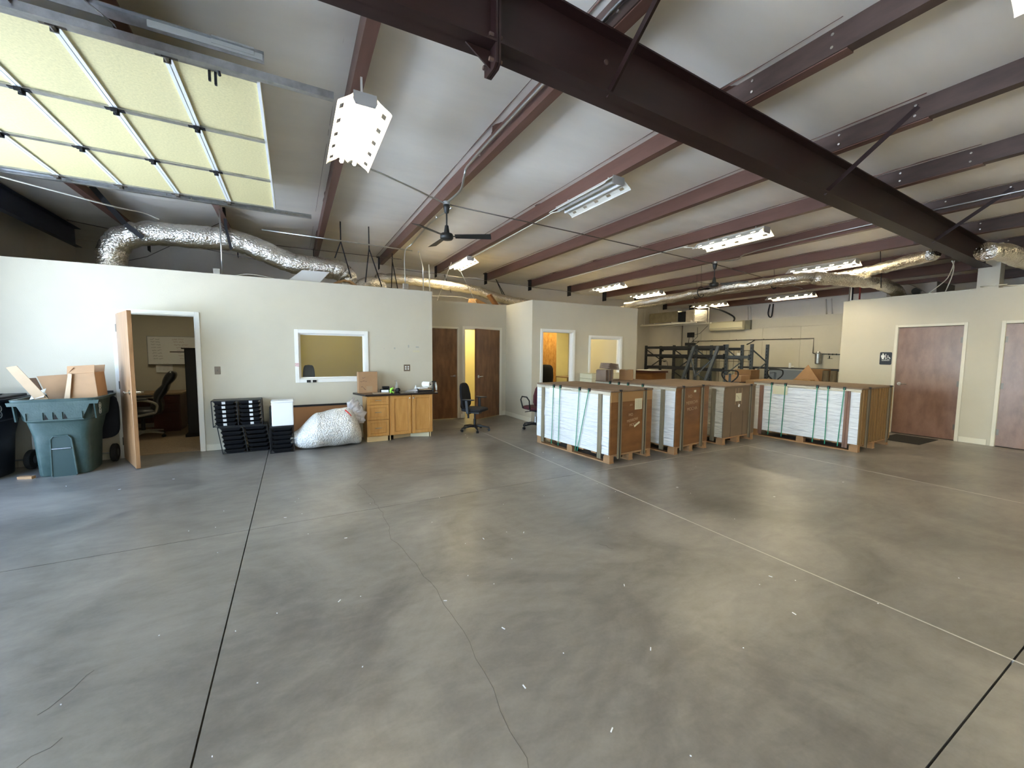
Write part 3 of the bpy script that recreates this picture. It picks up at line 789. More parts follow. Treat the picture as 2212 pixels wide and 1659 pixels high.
duct([(1.75, 9.9, 3.26), (2.4, 9.9, 3.28), (3.3, 9.9, 3.24), (4.2, 9.9, 3.19), (4.7, 9.9, 3.08), (5.3, 9.9, 2.98), (6.0, 9.9, 2.90), (6.6, 9.9, 2.76)], .12, 'thin silver duct running behind the hanging straps over the recess', seed=8)
duct([(8.5, 9.9, 2.78), (9.0, 9.2, 2.95), (9.35, 8.2, 3.06), (9.6, 7.3, 3.16), (9.75, 6.1, 3.19), (9.85, 5.45, 3.2), (10.0, 4.85, 3.2), (10.1, 4.35, 3.2), (9.95, 3.75, 3.2), (9.55, 3.15, 3.2), (9.15, 2.6, 3.19)], .10,
     'long silver duct crossing from the office corner to the main rafter', seed=11, squash=[(9.6, 7.3, 3.16), (9.85, 5.45, 3.2), (10.1, 4.35, 3.2)])
duct([(8.0, 8.3, 2.86), (8.25, 7.2, 2.94), (8.3, 6.2, 2.98), (8.3, 5.5, 3.0), (8.5, 5.05, 3.02), (8.7, 4.4, 3.06), (9.2, 4.15, 3.10)], .085,
     'second slimmer silver duct merging below the long one', seed=19, squash=[(8.3, 6.2, 2.98)])
duct([(8.85, 4.15, 3.03), (9.4, 3.85, 3.0), (10.0, 3.68, 2.98), (10.5, 3.64, 2.95), (10.9, 3.6, 2.86), (11.08, 3.58, 2.70)], .12, 'thick silver duct bending down onto the restroom roof', seed=13, squash=[(10.0, 3.68, 2.98)])
duct([(9.0, 2.0, 3.10), (9.6, 1.92, 3.12), (10.4, 1.85, 3.08), (11.4, 1.7, 3.0)], .13, 'silver duct right of the rafter column at the right edge', seed=17, squash=[(9.3, 1.95, 3.1)])
def straps(pairs, label, w_=.022):
    m = M()
    for a, b in pairs: m.bar(a, b, w_, .004, up=(0, 1, 0))
    return tag(obj('hanging_strap', m, 'strap_black', w=True), label, 'strap', 'black straps holding the ducts')
straps([((-2.45, 8.05, 3.86), (-2.2, 8.38, 3.46)), ((-2.2, 8.38, 3.46), (-2.0, 8.37, 3.28))], 'wide black strap over the bend of the left silver duct', .07)
straps([((-.95, 8.38, 3.93), (-.93, 8.38, 3.60)), ((-.93, 8.38, 3.60), (-.87, 8.40, 3.25))], 'black strap at the hump of the long silver duct', .04)
straps([((.85, 8.4, 4.0), (.85, 8.4, 3.62)), ((.85, 8.4, 3.62), (.74, 8.4, 3.3)), ((.85, 8.4, 3.62), (1.02, 8.38, 2.95))], 'black forked strap at the end of the long silver duct')
straps([((1.36, 8.4, 4.0), (1.36, 8.4, 3.55)), ((1.36, 8.4, 3.55), (1.28, 8.4, 2.9)), ((1.36, 8.4, 3.55), (1.6, 8.45, 2.85))], 'black forked strap above the arched duct elbow')
straps([((2.06, 9.6, 3.98), (2.06, 9.6, 3.62)), ((2.06, 9.6, 3.62), (2.05, 9.7, 2.95)), ((2.06, 9.6, 3.62), (2.2, 9.7, 3.0))], 'black strap below the purlin end left of the recess')
straps([((3.58, 10.4, 3.6), (3.54, 9.78, 3.05))], 'black strap around the thin duct over the recess')
straps([((5.1, 10.4, 3.62), (5.08, 9.78, 2.95)), ((5.1, 10.4, 3.62), (5.16, 9.78, 2.95))], 'black strap around the thin duct above the side wall of the recess')
for c, lb in (((9.6, 7.3, 3.16), 'black strap ring on the long duct near the office corner'), ((9.85, 5.45, 3.2), 'black strap ring on the long duct below the far fan'), ((8.3, 6.2, 2.98), 'black strap ring on the slimmer lower duct')):
    m = M().tube([(c[0]+.118*math.cos(a), c[1], c[2]+.118*math.sin(a)) for a in [2*PI*i/12 for i in range(12)]], .012, 5, closed=True); m.bar((c[0], c[1], c[2]+.11), (c[0], c[1]+.02, 3.70), .006, .003)
    tag(obj('hanging_strap', m, 'strap_black', w=True), lb, 'strap', 'black straps holding the ducts')
straps([((10.0, 3.6, 3.66), (10.0, 3.55, 3.08)), ((10.0, 3.55, 3.08), (10.0, 3.54, 2.86))], 'black strap around the thick silver duct above the restroom', .03)
straps([((11.2, 1.3, 3.4), (10.95, 1.75, 3.0))], 'black diagonal strap right of the rafter column', .04)

# ------------------------------------------------------------ things lying on the office roofs
def carton(name, label, loc, size, rz=0, mtl='cardboard', tilt=(0, 0), open_=False, flaps=0, group=None, cat='box'):
    t = thing(name, label, cat, loc, rz, group)
    t.rotation_euler = (tilt[0], tilt[1], rz)
    a, b, c = size; w = .006
    if open_:
        m = M().box(-a/2, a/2, -b/2, b/2, 0, w)
        m.box(-a/2, -a/2+w, -b/2, b/2, 0, c).box(a/2-w, a/2, -b/2, b/2, 0, c).box(-a/2, a/2, -b/2, -b/2+w, 0, c).box(-a/2, a/2, b/2-w, b/2, 0, c)
    else: m = M().box(-a/2, a/2, -b/2, b/2, 0, c)
    obj('body', m, mtl, t, bevel=.004)
    if flaps:
        for s, ax, ang in ((-1, 0, flaps), (1, 0, flaps*1.3), (-1, 1, flaps*.8), (1, 1, flaps*.5)):
            m = M(); L = min(a, b)*.45
            if ax == 0: m.add([(s*a/2, -b/2, c), (s*a/2, b/2, c), (s*(a/2+L*math.cos(ang)), b/2, c+L*math.sin(ang)), (s*(a/2+L*math.cos(ang)), -b/2, c+L*math.sin(ang))], [(0, 1, 2, 3)])
            else: m.add([(-a/2, s*b/2, c), (a/2, s*b/2, c), (a/2, s*(b/2+L*math.cos(ang)), c+L*math.sin(ang)), (-a/2, s*(b/2+L*math.cos(ang)), c+L*math.sin(ang))], [(0, 1, 2, 3)])
            obj('flap', m, mtl, t, solid=.005)
    elif not open_:
        obj('tape_strip', M().box(-a/2-.001, a/2+.001, -.025, .025, c, c+.0015), 'packing_tape', t)
    return t
carton('cardboard_box', 'tan cardboard box with a torn top lying above the recess wall', (4.05, 9.3, 2.66), (.42, .3, .16), .3, 'kraft_top', tilt=(.1, .25))
tag(obj('scrap_board', M().obox((4.42, 9.2, 2.86), (.05, .2, .32), Matrix.Rotation(-.7, 3, 'Y')), 'kraft_orange', w=True), 'orange brown board leaning above the recess corner', 'board')
m = M().grid(lambda u, v: (.64+u*.45, 7.9+v*.3, 2.72+.10*math.sin(PI*u)*(1+.4*noise.noise(Vector((u*5, v*4, 0))))+.03*v), 12, 6)
tag(obj('insulation_batt', m, 'kraft_top', w=True, solid=.03), 'tan insulation batt lying on the office roof below the silver duct', 'insulation')
tag(obj('foam_sheet', M().add([(-.1, 8.0, 2.70), (.42, 8.0, 2.72), (.62, 8.15, 2.98), (.18, 8.15, 2.97)], [(0, 1, 2, 3)]), 'paper_white', w=True, solid=.02), 'white sheet leaning on the office roof left of the insulation', 'sheet')
m = M().grid(lambda u, v: (4.35+u*.5, 9.2+v*.3, 2.69+.09*math.sin(PI*u)*math.sin(PI*(v*.6+.2))), 10, 6)
tag(obj('insulation_batt', m, 'cardboard_pale', w=True, solid=.03), 'pale insulation heap on the roof beside the recess corner', 'insulation')

# ------------------------------------------------------------ over the restroom: air handler and cables
m = M().box(11.6, 12.6, 3.2, 4.0, 2.72, 3.05)
ah = thing('air_handler', 'dark metal air handler above the restroom wall', 'air handler', (12.1, 3.6, 2.665))
obj('cabinet', M().box(-.5, .5, -.4, .4, .02, .42), 'hinge_metal', ah, bevel=.01)
obj('motor', M().cyl((-.5, -.1, .25), (-.58, -.1, .25), .07, n=14), 'black_plastic', ah)
obj('curb', M().box(-.45, .45, -.35, .35, 0, .02), 'galvanized', ah)
conduit([(10.9, 2.9, 2.74), (10.4, 2.7, 2.95), (9.9, 2.55, 3.06), (9.6, 2.5, 3.12)], .008, 'bundle of pale cables rising from the restroom wall to the rafter', mtl='cream_trim', cat='cable', name='cable')
conduit([(11.0, 3.2, 2.74), (10.5, 2.8, 2.93), (10.0, 2.6, 3.04), (9.7, 2.5, 3.13)], .008, 'second pale cable rising beside the bundle to the rafter', mtl='cream_trim', cat='cable', name='cable')
conduit([(10.73, 4.3, 2.745), (10.73, 2.5, 2.75), (10.68, 2.4, 2.78), (10.68, 2.1, 2.78), (10.73, 1.9, 2.75), (10.73, -2, 2.75)], .011, 'cream conduit lying along the restroom wall top', mtl='cream_trim', sm=2)
conduit([(11.3, 4.0, 3.0), (11.2, 3.6, 3.05), (11.0, 3.3, 2.9), (10.85, 3.1, 2.74)], .007, 'dark looped cable below the thick silver duct', mtl='hinge_metal', cat='cable', name='cable')
pp = thing('refrigerant_pipes', 'group of dark vertical pipes at the restroom wall corner', 'pipes', (11.4, 4.6, 0))
for i, (dx, mt) in enumerate(((0, 'hinge_metal'), (.07, 'conduit_steel'), (.14, 'black_matte'), (.5, 'copper_red'))):
    obj('pipe', M().cyl((dx, 0, 0), (dx, 0, 3.4), .018, n=8), mt, pp)
# ------------------------------------------------------------ chairs
def star_base(t, mtl, r=.30, z=.075, cast='black_plastic', rot=.3, wheel='rubber'):
    for k in range(5):
        a = rot+k*2*PI/5; d = Vector((math.cos(a), math.sin(a), 0)); s = Vector((-d.y, d.x, 0))
        m = M()
        rings = []
        for q, w_, h0, h1 in ((.02, .026, z+.0, z+.055), (.12, .024, z+.01, z+.05), (r*.75, .019, z+.0, z+.028), (r, .015, z-.01, z+.012)):
            c = d*q; rings.append([c-s*w_+Vector((0, 0, h0)), c+s*w_+Vector((0, 0, h0)), c+s*w_*.7+Vector((0, 0, h1)), c-s*w_*.7+Vector((0, 0, h1))])
        m.loft(rings)
        leg = obj('base_arm', m, mtl, t, bevel=.003)
        c = d*(r-.005)
        m = M()
        for q in (-.012, .012): m.cyl(c+s*(q-.008)+Vector((0, 0, .026)), c+s*(q+.008)+Vector((0, 0, .026)), .026, n=12)
        m.cyl(c+Vector((0, 0, .03)), c+Vector((0, 0, z)), .008, n=6)
        obj('caster', m, cast, leg)
def cushion(cx, cy, cz, a, b, c, n=4, seedv=0, Mx=None):
    """rounded pad a x b x c"""
    m = M(); NU, NV = 16, 10
    def P(u, v):
        th = 2*PI*u; ph = PI*(v-.5)
        def sp(w_, p): return math.copysign(abs(w_)**p, w_)
        return Vector((cx+a/2*sp(math.cos(ph), .45)*sp(math.cos(th), .5), cy+b/2*sp(math.cos(ph), .45)*sp(math.sin(th), .5), cz+c/2*sp(math.sin(ph), .8)))
    m.grid(P, NU, NV)
    if Mx is not None: m.xf(Mx)
    return m
def task_chair(name, label, loc, rz, fab, col='black_plastic', arms=True, back_h=.50, lit='black_fabric'):
    """faces local +x"""
    t = thing(name, label, 'chair', loc, rz)
    star_base(t, 'black_plastic', .29, .07)
    obj('gas_column', M().cyl((0, 0, .08), (0, 0, .24), .028, n=12).cyl((0, 0, .24), (0, 0, .36), .017, n=10), col, t)
    m = M().box(-.12, .12, -.07, .07, .35, .39); m.bar((.02, .05, .36), (.04, .24, .35), .012, .012); m.bar((-.05, -.05, .36), (-.07, -.2, .34), .012, .012)
    m.bar((-.1, 0, .36), (-.27, 0, .40), .05, .012); m.cyl((-.04, -.21, .36), (-.04, -.21, .28), .02, n=8)
    obj('mechanism', m, 'black_plastic', t)
    obj('seat', cushion(.0, 0, .43, .47, .48, .085), fab, t, smooth=True)
    R = Matrix.Translation((-.23, 0, .70)) @ Matrix.Rotation(math.radians(-8), 4, 'Y') @ Matrix.Rotation(PI/2, 4, 'Y')
    bm_ = cushion(0, 0, 0, back_h, .42, .075)
    bm_.v = [Vector((v.x, v.y*(1-.25*max(0, -v.x)/back_h*1.6), v.z+.10*(v.y/.42)**2)) for v in bm_.v]
    obj('backrest', bm_.xf(R), fab, t, smooth=True)
    obj('back_support', M().tube([(-.25, 0, .39), (-.30, 0, .46), (-.29, 0, .62)], .02, 6), 'black_plastic', t)
    if arms:
        for s in (-1, 1):
            m = M().bar((-.02, s*.2, .38), (-.02, s*.29, .385), .05, .02); m.bar((-.02, s*.285, .38), (-.04, s*.30, .63), .055, .03, up=(0, 1, 0))
            a = obj('arm_post', m, 'black_plastic', t, bevel=.004)
            obj('arm_pad', cushion(.0, s*.30, .645, .26, .085, .028), 'black_plastic', a, smooth=True)
    return t
task_chair('task_chair', 'black fabric task chair with T-shaped armrests standing before the recess doors', (3.13, 7.30, 0), math.radians(-48), 'black_fabric')
mc = task_chair('office_chair', 'maroon fabric office chair half hidden behind the first pallet crate', (4.36, 7.0, 0), math.radians(95), 'maroon_fabric', 'galvanized', arms=False, back_h=.46)
for s in (-1, 1): obj('arm_loop', M().tube([(.10, s*.25, .42), (.12, s*.29, .60), (.06, s*.30, .67), (-.10, s*.30, .67), (-.16, s*.28, .60), (-.14, s*.25, .42)], .014, 6), 'black_plastic', mc)

ec = thing('executive_chair', 'high-backed black leather executive chair with grey loop armrests at the office desk', 'chair', (-2.36, 9.25, .008), math.radians(180+8))
star_base(ec, 'grey_arm', .33, .075, rot=.1)
obj('gas_column', M().cyl((0, 0, .08), (0, 0, .36), .03, n=12), 'black_plastic', ec)
obj('mechanism', M().box(-.14, .14, -.09, .09, .35, .40), 'black_plastic', ec)
obj('seat', cushion(.0, 0, .46, .54, .54, .13), 'black_leather', ec, smooth=True)
def backpad(z0, z1, th, xo):
    m = M()
    def P(u, v):
        q = cushion_pt(u, v, z1-z0, .52, th); return q
    return m
m = M(); K = 22
rings = []
for i in range(K+1):
    s = i/K; z = .44+s*.72
    x = -.22 - .16*s + .05*math.sin(s*PI*1.6)
    th = (.055+.035*abs(math.sin(s*PI*3)))*(1 if s < .97 else .6); hw = .25*(1-.12*s)*(1 if s < .95 else .9)
    rings.append([Vector((x+th*math.copysign(abs(math.cos(a))**.7, math.cos(a)), hw*math.copysign(abs(math.sin(a))**.5, math.sin(a)), z)) for a in [2*PI*j/18 for j in range(18)]])
obj('backrest', m.loft(rings), 'black_leather', ec, smooth=True)
for s in (-1, 1):
    obj('arm_loop', M().tube(smoothpath([(-.20, s*.29, .46), (-.22, s*.31, .60), (-.05, s*.31, .68), (.16, s*.31, .66), (.24, s*.31, .56), (.18, s*.30, .44), (.0, s*.28, .42), (-.20, s*.29, .46)], 4), .022, 7), 'grey_arm', ec, smooth=True)
    obj('arm_pad', cushion(.03, s*.31, .70, .30, .07, .035), 'black_leather', ec, smooth=True)

# ------------------------------------------------------------ left office
wb = thing('whiteboard', 'whiteboard with handwritten lists on the office back wall', 'whiteboard', (-1.85, 10.4, 1.5))
obj('panel', M().box(-.66, .66, -.02, -.005, -.235, .31), 'paper_white', wb)
m = M(); m.box(-.67, .67, -.024, -.0, .31, .32); m.box(-.67, -.66, -.024, 0, -.24, .32); m.box(.66, .67, -.024, 0, -.24, .32)
obj('frame', m, 'galvanized', wb)
obj('pen_tray', M().box(-.66, .66, -.06, 0, -.25, -.235), 'hinge_metal', wb)
rnd = random.Random(4); m = M()
for i in range(8):
    scribble(m, (-.62+i*.006, -.0215, .26-i*.055), (1, 0, 0), (0, 0, 1), .16, .022, 2, .0022, rnd)
obj('handwriting', m, 'ink_dark', wb)
m = M()
for i, (x, w_) in enumerate(((-.28, .2), (-.26, .18), (-.25, .24), (-.22, .24), (-.21, .22), (-.2, .06), (-.19, .2), (-.17, .16))):
    scribble(m, (x, -.0215, .26-i*.055), (1, 0, 0), (0, 0, 1), w_, .022, 2, .0022, rnd)
for i in range(4): scribble(m, (.22+i*.01, -.0215, .26-i*.06), (1, 0, 0), (0, 0, 1), .07, .02, 1, .002, rnd)
obj('handwriting', m, 'ink_red', wb)
tag(obj('wall_paper_sheet', M().box(-2.40, -2.14, 10.37, 10.372, 1.10, 1.32), 'paper_white', w=True), 'white printed sheet taped below the left end of the whiteboard', 'paper')
m = M(); rnd = random.Random(9)
for i in range(5): scribble(m, (-2.36, 10.368, 1.28-i*.03), (1, 0, 0), (0, 0, 1), .18, .008, 3, .001, rnd)
obj('print', m, 'ink_dark', bpy.data.objects['wall_paper_sheet'], w=True)
dk = thing('desk', 'dark maroon office desk with a brown top under the whiteboard', 'desk', (-2.5, 10.02, .008))
obj('desktop', M().box(-1.1, .62, -.34, .34, .70, .735), 'desk_top', dk, bevel=.004)
obj('modesty_panel', M().box(-1.05, .58, .28, .30, .1, .70), 'desk_maroon', dk)
obj('side_panel', M().box(-1.08, -1.05, -.32, .32, 0, .70), 'desk_maroon', dk)
pd = obj('pedestal', M().box(.18, .58, -.32, .28, .04, .70).box(.2, .56, -.28, .26, 0, .04), 'desk_maroon', dk)
for z0, z1 in ((.08, .36), (.38, .52), (.54, .68)):
    obj('drawer_front', M().box(.19, .57, -.335, -.32, z0, z1).box(.33, .43, -.35, -.335, (z0+z1)/2-.006, (z0+z1)/2+.006), 'desk_maroon', pd)
tag(obj('paper_stack', M().box(-2.72, -2.50, 9.78, 9.95, .744, .765), 'paper_white', w=True), 'small stack of white paper on the office desk', 'paper')
bc = thing('black_cabinet', 'tall black storage cabinet standing just inside the office doorway', 'cabinet', (-1.52, 9.15, .008))
obj('body', M().box(-.16, .20, -.2, .2, 0, 1.56), 'black_matte', bc)
obj('top_shelf', M().box(-.36, .2, -.18, -.14, 1.50, 1.515).box(-.2, .2, -.2, .2, 1.56, 1.58), 'black_matte', bc)
obj('base', M().box(-.20, .20, -.22, .2, 0, .05), 'black_matte', bc)
obj('door_panel', M().box(-.14, .18, -.212, -.2, .06, 1.54), 'black_plastic', bc)

# ------------------------------------------------------------ room behind the first window
tag(obj('monitor_arm_chair', cushion(0, 0, 0, .2, .1, .46, Mx=Matrix.Translation((.24, 8.25, 1.07))), 'black_fabric', w=True, smooth=True), 'top of a black chair back seen through the office window', 'chair')
cc = bpy.data.objects['monitor_arm_chair']; cc.name = 'visitor_chair'
obj('pedestal', M().cyl((.24, 8.25, .0), (.24, 8.25, .87), .03, n=8).box(.03, .45, 8.05, 8.45, .42, .5), 'black_plastic', cc, w=True)
tag(obj('wall_frame', M().box(1.55, 2.1, 10.36, 10.4, 1.36, 1.66).box(1.6, 2.05, 10.35, 10.36, 1.4, 1.62), 'grey_panel', w=True), 'dark grey framed panel on the wall seen through the office window', 'panel')

# lamps in the offices behind
def room_light(x, y, z, sx, sy, label, e='room_lamp'):
    t = thing('office_light', label, 'light', (x, y, z), 0, 'ceiling lights inside the offices')
    obj('frame', M().box(-sx/2-.02, sx/2+.02, -sy/2-.02, -sy/2, -.04, 0).box(-sx/2-.02, sx/2+.02, sy/2, sy/2+.02, -.04, 0).box(-sx/2-.02, -sx/2, -sy/2, sy/2, -.04, 0).box(sx/2, sx/2+.02, -sy/2, sy/2, -.04, 0), 'white_trim', t)
    obj('diffuser', M().box(-sx/2, sx/2, -sy/2, sy/2, -.035, -.02), e, t)
room_light(3.9, 9.75, 2.6, .5, .9, 'warm ceiling light inside the bright yellow room behind the recess')
room_light(6.6, 9.1, 2.6, .3, .6, 'warm ceiling light inside the yellow office on the right', 'room_lamp_dim')
room_light(.8, 9.3, 2.6, .3, .5, 'warm ceiling light inside the office behind the first window', 'room_lamp_low')
room_light(-2.2, 8.9, 2.6, .25, .3, 'added fill light under the left office ceiling', 'room_lamp_low')  # added lamp that brightens the otherwise daylit office

# right office
tag(obj('osb_sheet', M().box(6.1, 6.78, 9.78, 9.80, 0, 2.38), 'osb', w=True), 'tall brown strand board sheet inside the right office doorway', 'board')
tag(obj('storage_box', M().box(4.85, 5.0, 9.5, 9.7, 0, .3), 'cardboard', w=True), 'small brown box on the floor of the right office', 'box')
oc = thing('desk_chair', 'black mesh chair inside the right office doorway', 'chair', (6.0, 9.0, 0), math.radians(-100))
star_base(oc, 'black_plastic', .3, .07)
obj('gas_column', M().cyl((0, 0, .08), (0, 0, .42), .028, n=10), 'black_plastic', oc)
obj('seat', cushion(0, 0, .50, .5, .5, .09), 'black_fabric', oc, smooth=True)
obj('backrest', cushion(0, 0, 0, .62, .50, .09, Mx=Matrix.Translation((-.25, 0, .93)) @ Matrix.Rotation(PI/2, 4, 'Y')), 'black_fabric', oc, smooth=True)
tag(obj('low_table', M().box(6.85, 7.5, 9.3, 10.0, .84, .87).box(6.87, 6.91, 9.32, 9.36, 0, .84).box(7.44, 7.48, 9.32, 9.36, 0, .84).box(6.87, 6.91, 9.94, 9.98, 0, .84).box(7.44, 7.48, 9.94, 9.98, 0, .84), 'desk_top', w=True), 'plain work table at the back of the right office', 'table')

# ------------------------------------------------------------ refuse carts
def cart(name, label, loc, rz, mtl, open_=True, emblem='emblem'):
    """front with the foot recess faces local -y, wheels at the back"""
    t = thing(name, label, 'trash bin', loc, rz, 'wheeled trash bins by the left wall')
    def ring(z, hx, hy, ex=6, cy=0):
        out = []
        for i in range(32):
            a = 2*PI*(i+.5)/32; c, s = math.cos(a), math.sin(a)
            out.append(Vector((hx*math.copysign(abs(c)**(2/ex), c), cy+hy*math.copysign(abs(s)**(2/ex), s), z)))
        return out
    rings = [ring(z, a, b) for z, a, b in ((0, .225, .24), (.015, .235, .25), (.45, .255, .275), (.58, .262, .285), (.66, .27, .30), (.70, .315, .335), (.72, .32, .34), (.93, .345, .355))]
    inner = [ring(.93, .33, .34), ring(.70, .30, .31), ring(.40, .24, .26), ring(.2, .23, .24)]
    body = obj('body', M().loft(rings+inner), mtl, t); body.data.shade_smooth()
    bb = body.modifiers.new('edge', 'BEVEL'); bb.width = .006; bb.segments = 2; bb.limit_method = 'ANGLE'; bb.angle_limit = .6
    R = [ring(.925, .385, .385, 8), ring(.955, .39, .39, 8), ring(.957, .345, .35, 6), ring(.925, .335, .345, 6)]
    n = 32; fs = []
    for k in range(4):
        for i in range(n): fs.append((k*n+i, k*n+(i+1) % n, ((k+1) % 4)*n+(i+1) % n, ((k+1) % 4)*n+i))
    obj('rim', M().add([p for q in R for p in q], fs), mtl, t)
    # lift pocket: apron under the rim standing off the body, with ribs and a shelf
    m = M().prism([(-.385, .93), (.385, .93), (.375, .885), (.30, .885), (.235, .715), (-.235, .715), (-.30, .885), (-.375, .885)], 'y', -.388, -.380)
    obj('front_apron', m, mtl, t, bevel=.003)
    m = M().box(-.24, .24, -.392, -.30, .70, .715)
    for x in (-.235, -.10, -.02, .06, .23): m.box(x-.004, x+.004, -.400, -.380, .715, .80)
    obj('lift_pocket', m, mtl, t)
    for x in (-.10, -.02, .06): obj('pocket_slot', M().prism([(x+.012, .716), (x+.045, .716), (x+.02, .78)], 'y', -.3895, -.3885), 'gap_dark', t)
    for s_ in (-1, 1): obj('side_flare', M().prism([(-.385, .93), (-.30, .93), (-.30, .70), (-.335, .70)], 'x', s_*.335-.006, s_*.335+.006), mtl, t)
    # foot recess
    m = M().prism([(-.085, .0), (.115, .0), (.088, .46), (.065, .49), (-.055, .49), (-.078, .46)], 'y', -.292, -.250)
    obj('recess', m, 'bin_green_dark' if mtl == 'bin_green' else 'black_plastic', t)
    obj('recess_edge', M().tube([(-.092, -.290, .01), (-.084, -.292, .46), (-.058, -.293, .498), (.068, -.293, .498), (.094, -.292, .46), (.124, -.290, .01)], .010, 6), mtl, t)
    obj('grab_bar', M().cyl((-.075, -.302, .345), (.09, -.302, .345), .008, n=10), 'galvanized', t)
    obj('axle', M().cyl((-.33, .31, .125), (.33, .31, .125), .012, n=8), 'galvanized', t)
    for x in (-.33, .33):
        w_ = obj('wheel', M().cyl((x-.028, .31, .125), (x+.028, .31, .125), .125, n=24), 'rubber', t, bevel=.01)
        obj('hub', M().cyl((x-.032, .31, .125), (x+.032, .31, .125), .05, n=14), 'black_plastic', w_)
    if open_:                                                      # lid hanging down behind
        L = M().loft([ring(0, .34, .30, 5), ring(.03, .355, .315, 5), ring(.065, .31, .27, 4)])
        Mx = Matrix.Translation((.02, .425, .62)) @ Matrix.Rotation(math.radians(-94), 4, 'X')
        obj('lid', L.xf(Mx), 'bin_blue', t, bevel=.006)
        obj('lid_hinge', M().cyl((-.3, .41, .965), (.33, .41, .965), .016, n=10), 'black_plastic', t)
    m = M(); ex, ey = .337, -.20
    for zc in (.845, .775):
        m.tube([(ex+.006, ey+.034*math.cos(a), zc+.036*math.sin(a)) for a in [2*PI*i/18 for i in range(18)]], .0045, 5, closed=True)
        m.cyl((ex, ey, zc), (ex+.008, ey, zc), .013, n=8)
    obj('emblem', m, emblem, t)
    return t
cart('trash_bin', 'green wheeled trash bin overflowing with cardboard, beside the open door', (-2.53, 7.13, 0), math.radians(3), 'bin_green')
cart('trash_bin', 'dark blue wheeled trash bin cut off by the left edge', (-3.36, 7.16, 0), math.radians(-4), 'bin_blue', open_=False)
# cardboard in the green cart
carton('cardboard_box', 'brown cardboard box tipped in the right side of the green trash bin', (-2.31, 7.10, .93), (.26, .22, .32), -.12, 'cardboard', tilt=(.0, -.07), flaps=2.3, open_=True)
def sheet(name, label, pts, mtl='cardboard', th=.006, cat='cardboard', group='cardboard scraps in the green bin'):
    n = len(pts)
    return tag(obj(name, M().add(pts, [tuple(range(n))]), mtl, w=True, solid=th), label, cat, group)
sheet('cardboard_sheet', 'wide pale brown cardboard panel standing at the back of the green trash bin', [(-2.72, 7.36, .72), (-2.36, 7.33, .72), (-2.50, 7.33, 1.23), (-2.88, 7.38, 1.20)], 'cardboard')
sheet('cardboard_sheet', 'dark creased cardboard panel at the left of the green trash bin', [(-2.75, 7.28, .72), (-2.74, 7.36, .72), (-2.89, 7.38, 1.18), (-3.0, 7.26, 1.18)], 'cardboard_grey')
sheet('cardboard_strip', 'long pale cardboard strip sticking out of the green trash bin to the upper left', [(-2.72, 6.97, .88), (-2.60, 6.97, .88), (-2.86, 6.93, 1.35), (-2.95, 6.93, 1.33)], 'cardboard_pale')
sheet('paper_scrap', 'crumpled white paper on the left rim of the green trash bin', [(-2.80, 6.98, .94), (-2.66, 6.93, .97), (-2.70, 7.1, 1.06), (-2.82, 7.12, 1.01)], 'paper_white', .004, 'paper')
sheet('cardboard_strip', 'narrow upright cardboard strip beside the tipped box in the green trash bin', [(-2.52, 7.00, .88), (-2.46, 6.98, .88), (-2.42, 6.98, 1.24), (-2.46, 7.0, 1.25)], 'cardboard_pale')
tag(obj('lid', M().loft([[Vector((-3.38+.36*x, 7.13+.36*y, z)) for x, y in ((-1, -1), (1, -1), (1, 1), (-1, 1))] for z in (.95, .985)]).box(-3.6, -3.15, 6.98, 7.3, .985, 1.0), 'bin_blue', w=True, bevel=.01), 'dark blue flat lid lying on the trash bin at the left edge', 'lid')
tag(obj('white_carton', M().box(-3.02, -2.90, 7.50, 7.6, .0, .52), 'paper_white', w=True), 'white carton on the floor behind the two trash bins', 'box')
tag(obj('wood_scrap', M().bar((-2.92, 6.93, .015), (-2.78, 6.88, .015), .05, .03), 'pallet_wood', w=True), 'small wood scrap on the floor between the trash bins', 'scrap')
# bump the wood scrap clear of the carts

